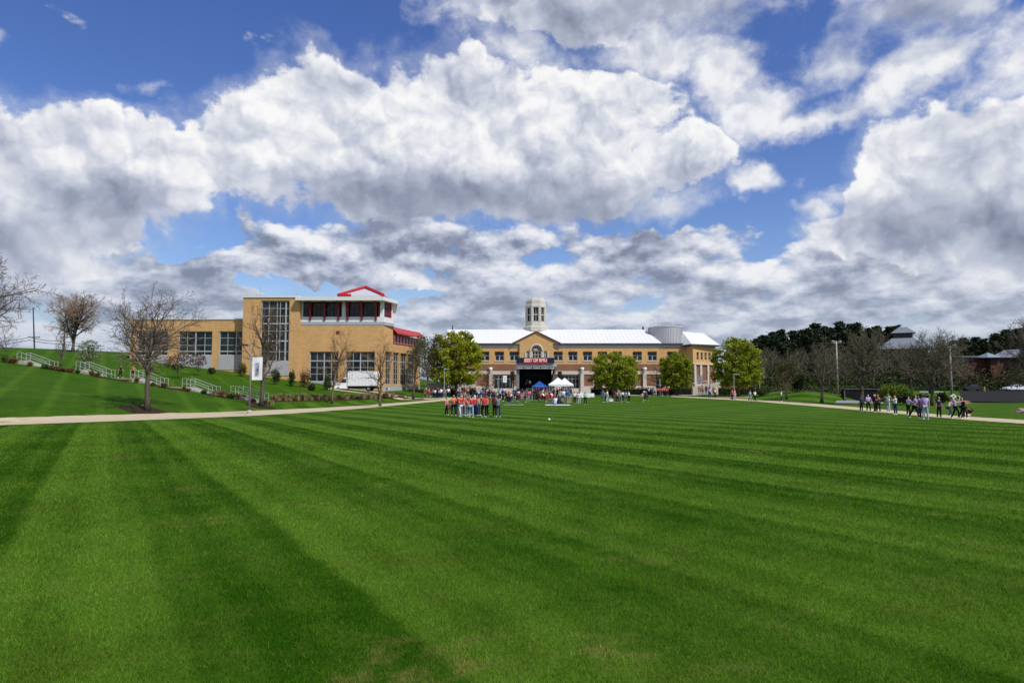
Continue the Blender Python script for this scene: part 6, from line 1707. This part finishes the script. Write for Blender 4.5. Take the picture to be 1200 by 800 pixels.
def person_meshes(key, J, fem=False, shorts=False, long_hair=False):
    k = .90 if fem else 1.0
    def net(names, links, rad, root=0):
        idx = {n: i for i, n in enumerate(names)}
        return [J[n] for n in names], [(idx[a], idx[b]) for a, b in links], rad
    names = ['pelvis', 'waist', 'chest', 'neckbase', 'neck', 'head1', 'head2', 'headtop', 'nose']; links = [('pelvis', 'waist'), ('waist', 'chest'), ('chest', 'neckbase'), ('neckbase', 'neck'), ('neck', 'head1'), ('head1', 'head2'), ('head2', 'headtop'), ('head1', 'nose')]
    rad = [(.135, .10), (.115 * k, .088), (.14 * k, .10), (.075, .065), .05, (.066, .08), (.072, .086), (.045, .055), .013]
    for s in 'LR':
        names += ['sh' + s, 'el' + s, 'wr' + s, 'pa' + s, 'fi' + s, 'th' + s, 'hip' + s, 'kn' + s, 'an' + s, 'to' + s]
        links += [('chest', 'sh' + s), ('sh' + s, 'el' + s), ('el' + s, 'wr' + s), ('wr' + s, 'pa' + s), ('pa' + s, 'fi' + s), ('pa' + s, 'th' + s), ('pelvis', 'hip' + s), ('hip' + s, 'kn' + s), ('kn' + s, 'an' + s), ('an' + s, 'to' + s)]
        rad += [.052 * k, .040 * k, .027, (.036, .020), .014, .011, .082, .054, .036, .030]
    v, e, r = net(names, links, rad); out = {'body': skin_mesh('body_' + key, v, e, r)}
    # shirt
    n2 = ['pelvis', 'waist', 'chest', 'neckbase']; l2 = [('pelvis', 'waist'), ('waist', 'chest'), ('chest', 'neckbase')]; r2 = [(.158, .125), (.145 * k, .118), (.165 * k, .125), (.085, .078)]
    Q = dict(J)
    for s in 'LR':
        Q['sl' + s] = J['sh' + s].lerp(J['el' + s], .72); n2 += ['sh' + s, 'sl' + s]; l2 += [('chest', 'sh' + s), ('sh' + s, 'sl' + s)]; r2 += [.074 * k, .068 * k]
    idx = {n: i for i, n in enumerate(n2)}; out['shirt'] = skin_mesh('shirt_' + key, [Q[n] for n in n2], [(idx[a], idx[b]) for a, b in l2], r2)
    # trousers or shorts
    n3, l3, r3 = ['pelvis'], [], [(.15, .118)]
    for s in 'LR':
        if shorts:
            Q['kk' + s] = J['hip' + s].lerp(J['kn' + s], .8); n3 += ['hip' + s, 'kk' + s]; l3 += [('pelvis', 'hip' + s), ('hip' + s, 'kk' + s)]; r3 += [.10, .085]
        else: n3 += ['hip' + s, 'kn' + s, 'an' + s]; l3 += [('pelvis', 'hip' + s), ('hip' + s, 'kn' + s), ('kn' + s, 'an' + s)]; r3 += [.10, .072, .062]
    idx = {n: i for i, n in enumerate(n3)}; out['shorts' if shorts else 'trousers'] = skin_mesh('legs_' + key, [Q[n] for n in n3], [(idx[a], idx[b]) for a, b in l3], r3)
    n4 = ['hairtop', 'hairback', 'nape'] + (['tail'] if long_hair else []); out['hair'] = skin_mesh('hair_' + key, [J[n] for n in n4], [(i, i + 1) for i in range(len(n4) - 1)], [(.078, .072), (.084, .075), (.055, .045)] + ([(.05, .03)] if long_hair else []))
    for s in 'LR': out['shoe' + s] = skin_mesh('shoe_' + key + s, [J['he' + s], J['an' + s] - Vector((0, 0, .03)), J['to' + s]], [(0, 1), (1, 2)], [.042, .05, .038])
    return out

POSES = {
    'stand': dict(arms=((4, 4, 12), (-2, 5, 8)), legs=((2, 4, 3), (-3, 4, 2))),
    'folded': dict(arms=((22, 6, 85), (25, 6, 80)), legs=((3, 5, 4), (-2, 5, 3)), head=8),
    'weight': dict(arms=((0, 14, 30), (12, 4, 75)), legs=((8, 8, 12), (-2, 3, 0)), twist=12),
    'walk': dict(arms=((28, 3, 18), (-22, 3, 14)), legs=((-22, 2, 12), (26, 2, 8)), lean=3),
    'reach': dict(arms=((75, 12, 10), (6, 6, 20)), legs=((4, 5, 4), (-3, 5, 3)), twist=-8),
    'spread': dict(arms=((10, 78, 6), (10, 60, 40)), legs=((4, 10, 5), (-4, 8, 5))),
    'stride': dict(arms=((12, 6, 30), (30, 6, 60)), legs=((-24, 7, 4), (22, 8, 4)), lean=6),
    'pull': dict(arms=((42, 2, 45), (34, 4, 55)), legs=((30, 8, 30), (-14, 6, 14)), lean=-16),
    'crouch': dict(arms=((40, 6, 50), (45, 6, 45)), legs=((60, 12, 85), (25, 10, 70)), lean=32),
    'sit_chair': dict(arms=((28, 4, 50), (24, 4, 60)), legs=((84, 6, 86), (86, 7, 84)), lean=2),
    'sit_ground': dict(arms=((30, 10, 40), (34, 6, 40)), legs=((130, 12, 118), (88, 10, 6)), lean=-4),
    'lie_back': dict(arms=((50, 8, 20), (45, 12, 20)), legs=((90, 8, 6), (124, 8, 112)), lean=-38),
}
_PM = {}
def pm(pose, fem, shorts, long_hair):
    key = (pose, fem, shorts, long_hair)
    if key not in _PM: _PM[key] = person_meshes('_'.join([pose, 'f' if fem else 'm', 's' if shorts else 't', 'l' if long_hair else 'c']), make_pose(**POSES[pose]), fem, shorts, long_hair)
    return _PM[key]
CLOTH = {'red': (.55, .045, .045), 'coral': (.68, .13, .10), 'maroon': (.20, .018, .028), 'pink': (.62, .22, .24), 'navy': (.016, .022, .07), 'black': (.012, .012, .014), 'white': (.74, .74, .75), 'grey': (.20, .21, .22),
         'tan': (.40, .30, .22), 'lavender': (.48, .36, .66), 'teal': (.03, .22, .24), 'mint': (.30, .55, .48), 'blue': (.025, .12, .42), 'light blue': (.30, .42, .58), 'orange': (.62, .16, .06), 'dark jeans': (.03, .045, .09), 'pale jeans': (.30, .37, .46), 'teal jeans': (.10, .20, .24),
         'cream': (.62, .55, .40), 'purple': (.16, .07, .22), 'brown': (.13, .065, .03), 'pale grey': (.48, .49, .52), 'yellow': (.55, .42, .08)}
HAIR = {'dark': (.014, .010, .009), 'brown': (.055, .030, .016), 'fair': (.24, .15, .06)}
SKIN = [(.50, .30, .21), (.42, .24, .16), (.17, .085, .05), (.55, .35, .26)]
def cm(n): return mat('cloth_' + n.replace(' ', '_'), CLOTH[n], .85, .10, 3.0, .1)
def put(name, me, m, parent=None):
    o = bpy.data.objects.new(name, me); C.objects.link(o); o.parent = parent
    o.material_slots[0].link = 'OBJECT'; o.material_slots[0].material = m
    return o
ALL = []
def person(p, face, top, bottom, pose='stand', hair='dark', group='', where='', fem=None, shorts=False, scale=None, cap=None, shoes='white', zoff=0.0, words=None):
    r = random.Random(len(ALL) * 13 + 5)
    fem = (r.random() < .5) if fem is None else fem; lh = fem and r.random() < .7
    mm = pm(pose, fem, shorts, lh); k = scale or (r.uniform(.93, .99) if fem else r.uniform(.98, 1.07))
    b = put('person', mm['body'], mat('skin_%d' % (len(ALL) % 4), SKIN[len(ALL) % 4], .6, .05, 3), None)
    b.location = (p[0], p[1], p[2] + zoff); b.rotation_euler = (0, 0, math.radians(face)); b.scale = (k, k, k * r.uniform(.98, 1.02))
    put('shirt', mm['shirt'], cm(top), b)
    key = 'shorts' if shorts else 'trousers'; put(key, mm[key], cm(bottom), b)
    put('cap' if cap else 'hair', mm['hair'], cm(cap) if cap else mat('hair_' + hair, HAIR[hair], .6, .1, 8), b)
    for s in 'LR': put('shoe', mm['shoe' + s], cm(shoes), b)
    act = words or {'stand': 'standing', 'folded': 'arms bent', 'weight': 'relaxed', 'walk': 'walking', 'reach': 'reaching out', 'spread': 'with arms spread', 'stride': 'striding', 'pull': 'leaning back', 'crouch': 'crouching', 'sit_chair': 'sitting', 'sit_ground': 'sitting', 'lie_back': 'reclining'}[pose]
    bt = bottom if 'jeans' in bottom else bottom + (' shorts' if shorts else ' trousers')
    b['label'] = f'person in {top} top, {bt}, {act}'; b['category'] = 'person'; b['group'] = group
    b['_w'] = where; ALL.append(b); return b
def P(px, py): g = ground(px, py); return g

def crowd():
    r = random.Random(42)
    # --- nearest group, red shirts on the open lawn
    G, Wh = 'red shirted group on the lawn', 'in nearest lawn group'
    rows = [(523.3, 486.7, 60, 'pink', 'black', 'stand', 'dark', .9), (531.5, 487.2, 20, 'coral', 'black', 'folded', 'fair', 1.03), (535.3, 486.6, 110, 'maroon', 'dark jeans', 'weight', 'dark', .98), (539.4, 488.9, 40, 'red', 'pale grey', 'stride', 'brown', 1.05),
            (543.6, 487.2, 160, 'coral', 'grey', 'stand', 'brown', 1.0), (546.3, 487.0, 80, 'navy', 'teal jeans', 'folded', 'dark', 1.0), (548.6, 488.4, 190, 'pink', 'teal jeans', 'stand', 'fair', .95), (552.4, 489.4, 175, 'red', 'pale jeans', 'weight', 'dark', 1.02),
            (556.2, 487.9, 200, 'red', 'navy', 'stand', 'dark', 1.02), (558.0, 486.9, 230, 'maroon', 'navy', 'folded', 'brown', 1.04), (561.0, 487.2, 250, 'tan', 'dark jeans', 'stand', 'brown', .97), (564.4, 487.0, 280, 'maroon', 'black', 'stand', 'dark', 1.0),
            (567.6, 489.0, 195, 'red', 'black', 'weight', 'dark', 1.02), (570.2, 488.4, 240, 'coral', 'black', 'stand', 'fair', 1.0), (579.8, 488.4, 150, 'maroon', 'black', 'stand', 'dark', 1.04), (583.8, 488.9, 185, 'grey', 'dark jeans', 'folded', 'dark', 1.02),
            (541.5, 486.2, 10, 'red', 'black', 'stand', 'dark', 1.0), (550.6, 486.3, 330, 'coral', 'dark jeans', 'stand', 'dark', 1.0)]
    for i, (x, y, f, t, b, po, hr, k) in enumerate(rows): person(P(x, y), f, t, b, po, hr, G, Wh, scale=k, cap='white' if i == 8 else None)
    g = P(527, 487); m = MB(); m.lathe([(.10, .55), (.19, .6), (.2, .85), (.13, 1.0), (.05, 1.02)], (0, 0, 0), 10); bg = m.build('bag', cm('pink'), None, True); bg.location = g + Vector((0, .1, -.02)); tag(bg, 'pink shoulder bag carried in the nearest lawn group', 'bag')
    # --- line of lavender shirts on the right
    G, Wh = 'lavender shirted line by the right path', 'by the right path'
    rows = [(1009.5, 482.5, 30, 'navy', 'black', 'stand', 'dark', None), (1017.8, 482.5, -20, 'lavender', 'black', 'weight', 'dark', 'white'), (1025.5, 483.3, 60, 'black', 'black', 'folded', 'dark', 'white'), (1029.5, 483.4, -40, 'brown', 'black', 'reach', 'brown', None), (1041.3, 483.2, -80, 'white', 'pale jeans', 'spread', 'fair', None),
            (1049.6, 485.8, -70, 'white', 'dark jeans', 'reach', 'brown', None), (1064.8, 486.8, 110, 'lavender', 'black', 'folded', 'dark', None), (1072.0, 490.0, 70, 'lavender', 'black', 'stride', 'brown', None), (1076.5, 486.0, 100, 'light blue', 'navy', 'stand', 'dark', None), (1081.0, 491.4, 150, 'purple', 'black', 'walk', 'dark', None), (1084.8, 491.8, 160, 'lavender', 'pale jeans', 'stand', 'dark', None),
            (1100.8, 489.6, 10, 'navy', 'black', 'stand', 'dark', None), (1111.5, 488.5, 90, 'cream', 'dark jeans', 'crouch', 'fair', None), (1120.0, 490.8, 60, 'lavender', 'black', 'pull', 'brown', None), (1127.5, 490.5, 80, 'white', 'black', 'pull', 'dark', None), (1130.5, 490.8, 75, 'black', 'black', 'pull', 'dark', None), (1135.0, 489.8, -80, 'black', 'cream', 'lie_back', 'brown', None)]
    for x, y, f, t, b, po, hr, c in rows: person(P(x, y), f, t, b, po, hr, G, Wh, cap=c)
    # --- standing singly and in small groups
    for x, y, f, t, b, po, hr, wh, sh in ((673.5, 473.3, 170, 'white', 'black', 'stand', 'dark', 'right of white tents', 0), (676.6, 473.0, 200, 'pale grey', 'grey', 'weight', 'brown', 'right of white tents', 0), (678.6, 473.2, 190, 'white', 'pale grey', 'stand', 'fair', 'right of white tents', 0), (685.8, 474.0, -10, 'mint', 'black', 'weight', 'brown', 'right of white tents', 0),
        (668.0, 472.0, 185, 'blue', 'tan', 'stand', 'brown', 'right of white tents', 1), (706.2, 471.6, 150, 'teal', 'teal', 'stand', 'brown', 'under broad lime tree', 0), (709.9, 471.4, 200, 'white', 'black', 'stand', 'dark', 'under broad lime tree', 0), (711.8, 471.5, 240, 'white', 'pale grey', 'weight', 'fair', 'under broad lime tree', 0),
        (720.6, 471.4, 160, 'maroon', 'brown', 'folded', 'brown', 'under broad lime tree', 0), (723.4, 471.8, 175, 'grey', 'black', 'stand', 'dark', 'under broad lime tree', 0), (727.3, 471.5, 140, 'pale grey', 'grey', 'weight', 'fair', 'under broad lime tree', 0), (730, 470.6, 210, 'white', 'navy', 'stand', 'dark', 'under broad lime tree', 0),
        (733.6, 471.2, 165, 'light blue', 'grey', 'stand', 'brown', 'under broad lime tree', 1), (737.2, 471.3, 230, 'white', 'black', 'weight', 'dark', 'under broad lime tree', 0), (724.8, 468.2, 180, 'tan', 'black', 'stand', 'fair', 'under broad lime tree', 0), (718.0, 469.0, 120, 'navy', 'navy', 'stand', 'dark', 'under broad lime tree', 0),
        (752.6, 471.0, 160, 'pink', 'grey', 'crouch', 'brown', 'left of the orange shirts', 0), (755.6, 468.8, 170, 'white', 'navy', 'stand', 'dark', 'left of the orange shirts', 0), (757.8, 470.0, 190, 'navy', 'dark jeans', 'crouch', 'dark', 'left of the orange shirts', 0), (760.4, 464.4, 150, 'white', 'black', 'stand', 'dark', 'left of the orange shirts', 0), (765.2, 464.2, 200, 'purple', 'grey', 'stand', 'brown', 'left of the orange shirts', 0), (767.6, 464.3, 160, 'pale grey', 'black', 'weight', 'dark', 'left of the orange shirts', 0),
        (770.6, 464.2, 170, 'orange', 'black', 'stand', 'dark', 'by the dark hedge', 0), (773.2, 464.3, 190, 'coral', 'grey', 'weight', 'brown', 'by the dark hedge', 0), (775.8, 464.4, 150, 'orange', 'navy', 'folded', 'dark', 'by the dark hedge', 1), (778.2, 464.2, 210, 'coral', 'black', 'stand', 'fair', 'by the dark hedge', 0), (781.0, 464.4, 180, 'orange', 'dark jeans', 'stand', 'dark', 'by the dark hedge', 0), (782.8, 464.5, 240, 'red', 'black', 'weight', 'brown', 'by the dark hedge', 1),
        (819.6, 462.4, 160, 'coral', 'tan', 'stand', 'brown', 'by the ramp wall', 0), (822.0, 462.6, 190, 'orange', 'grey', 'weight', 'dark', 'by the ramp wall', 1), (824.2, 462.4, 200, 'pink', 'grey', 'stand', 'fair', 'by the ramp wall', 0), (827.6, 462.3, 150, 'navy', 'navy', 'stand', 'dark', 'by the ramp wall', 0), (831.2, 463.2, 180, 'pink', 'dark jeans', 'stand', 'brown', 'by the ramp wall', 0), (832.2, 466.6, 170, 'light blue', 'dark jeans', 'weight', 'dark', 'by the ramp wall', 0), (836.2, 463.0, 200, 'coral', 'black', 'stand', 'dark', 'by the ramp wall', 0), (838.0, 466.8, 175, 'cream', 'black', 'stand', 'brown', 'by the ramp wall', 0),
        (858.0, 469.2, 20, 'red', 'navy', 'walk', 'dark', 'on the right path', 0), (861.0, 469.0, 30, 'pink', 'pale grey', 'stand', 'brown', 'on the right path', 0), (879.0, 470.4, 40, 'light blue', 'grey', 'walk', 'brown', 'on the right path', 0), (884.6, 470.8, 30, 'white', 'black', 'walk', 'dark', 'on the right path', 0), (915.8, 470.4, 60, 'white', 'navy', 'stand', 'dark', 'on the right path', 0),
        (455.2, 464.6, -30, 'white', 'red', 'walk', 'fair', 'behind the truck', 0)):
        person(P(x, y), f, t, b, po, hr, 'people standing about the lawn', wh, shorts=bool(sh))
    for px, y, f, t, b, hr, sh in ((133, 442.5, 95, 'black', 'black', 'dark', False), (148.2, 443.0, 80, 'orange', 'black', 'fair', True)):
        i = 5 if px < 140 else 5; a, c = SP[5], SP[6]; u = (px - 121) / 36.0; q = a.lerp(c, u); n = Vector((c.x - a.x, c.y - a.y, 0)).normalized(); q = q + Vector((-n.y, n.x, 0)) * 1.0
        person((q.x, q.y, q.z + .02), f, t, b, 'walk', hr, 'people on the bank stairs', 'on the bank walkway', shorts=sh)
    # --- on the picnic blanket
    for x, y, f, t, b, po in ((646.5, 474.0, 130, 'teal', 'grey', 'sit_ground'), (651.0, 474.4, 180, 'white', 'light blue', 'sit_ground'), (655.2, 474.2, 210, 'navy', 'navy', 'sit_ground'), (658.3, 473.6, 230, 'grey', 'black', 'sit_ground')):
        person(P(x, y), f, t, b, po, 'dark' if x > 650 else 'brown', 'people on the picnic blanket', 'on the picnic blanket', zoff=.03)
    # --- on the stage
    for px, f, t, b, po, zpy in ((617.8, 10, 'black', 'black', 'reach', 0), (621.2, -20, 'white', 'black', 'folded', 0)):
        Y = 132.5; x = fx(px, Y, 455); person((x, Y, fz(455.6, 131.0)), f, t, b, po, 'dark', 'performers on the stage', 'on the dark stage')
    # --- the crowd before the stage, row by row
    G = 'crowd before the stage'
    def row(x0, x1, n, y0, y1, tops, bots, poses, wh, f0=180, chairs=False):
        for i in range(n):
            px = x0 + (x1 - x0) * (i + .5) / n + r.uniform(-.8, .8); py = r.uniform(y0, y1); q = P(px, py); po = r.choice(poses); f = f0 + r.uniform(-70, 70)
            if po == 'sit_chair':
                ch = chair(px, q.y, math.radians(f), 0, M_black if r.random() < .6 else M_band); ch['label'] = 'dark folding chair under a seated person ' + wh if ch.children[0].data.materials[0] is M_black else 'grey folding chair under a seated person ' + wh
                person(q, f, r.choice(tops), r.choice(bots), po, r.choice(['dark', 'dark', 'brown', 'fair']), G, wh, zoff=.02)
            else: person(q, f, r.choice(tops), r.choice(bots), po, r.choice(['dark', 'dark', 'brown', 'fair']), G, wh, shorts=r.random() < .15)
    st = ['stand', 'folded', 'weight', 'stand']
    row(496, 504, 4, 463.8, 465.5, ['red', 'coral', 'white'], ['red', 'black', 'tan'], ['stand', 'sit_chair'], 'beside the path end', 150)
    row(506, 526, 8, 465.2, 467.2, ['white', 'lavender', 'black', 'grey', 'white'], ['black', 'navy', 'pale jeans', 'grey'], st, 'left under largest tree', 160)
    row(531, 552, 9, 463.4, 466.6, ['white', 'lavender', 'maroon', 'white', 'pink'], ['maroon', 'black', 'navy'], st, 'right under largest tree', 170)
    row(555, 592, 15, 464.0, 467.5, ['white', 'lavender', 'navy', 'cream', 'white', 'light blue', 'black'], ['navy', 'black', 'grey', 'dark jeans'], st, 'before arcade windows', 170)
    row(569, 590, 7, 468.5, 470.5, ['white', 'navy', 'black', 'light blue'], ['navy', 'black'], ['sit_chair', 'stand', 'crouch'], 'seated left of the stage', 190)
    row(591, 612, 12, 466.5, 472.4, ['maroon', 'navy', 'red', 'white', 'pink', 'navy', 'purple'], ['navy', 'black', 'maroon'], ['sit_chair', 'stand', 'weight', 'sit_chair'], 'in the seated crowd', 180)
    row(612, 632, 12, 465.5, 471.5, ['maroon', 'red', 'black', 'navy', 'grey', 'pink'], ['black', 'navy', 'grey'], ['sit_chair', 'stand', 'weight', 'folded'], 'before the blue canopy', 190)
    row(624, 641, 6, 462.8, 464.5, ['red', 'maroon', 'black'], ['black', 'navy'], ['stand', 'sit_chair'], 'under the blue canopy', 20)
    row(633, 650, 9, 467, 471.2, ['red', 'coral', 'black', 'white', 'maroon', 'cream'], ['black', 'red', 'grey'], ['sit_chair', 'stand', 'weight', 'crouch'], 'right of the blue canopy', 190)
    row(646, 672, 12, 464.2, 468.5, ['black', 'cream', 'grey', 'navy', 'white', 'black'], ['black', 'grey', 'navy', 'pale jeans'], st, 'under the white tents', 200)
    row(657, 668, 4, 470.5, 472.5, ['cream', 'blue', 'pale grey', 'white'], ['pale jeans', 'grey', 'tan'], st, 'before the white tents', 190)
    # tell look-alikes apart by their order
    by = {}
    for b in ALL: by.setdefault(b['label'] + ' ' + b['_w'], []).append(b)
    words = ['leftmost', 'second', 'third', 'fourth', 'fifth', 'sixth', 'seventh']
    for k, L in by.items():
        L.sort(key=lambda b: b.location.x / b.location.y)
        for i, b in enumerate(L):
            s = k
            if len(L) == 2: s = k + (', the left one' if i == 0 else ', the right one')
            elif len(L) > 2: s = k + f', {words[i]} from left' if i and i < 7 else k + ', leftmost' if i == 0 else k + ', near the right end'
            b['label'] = ' '.join(s.split()); del b['_w']
crowd()
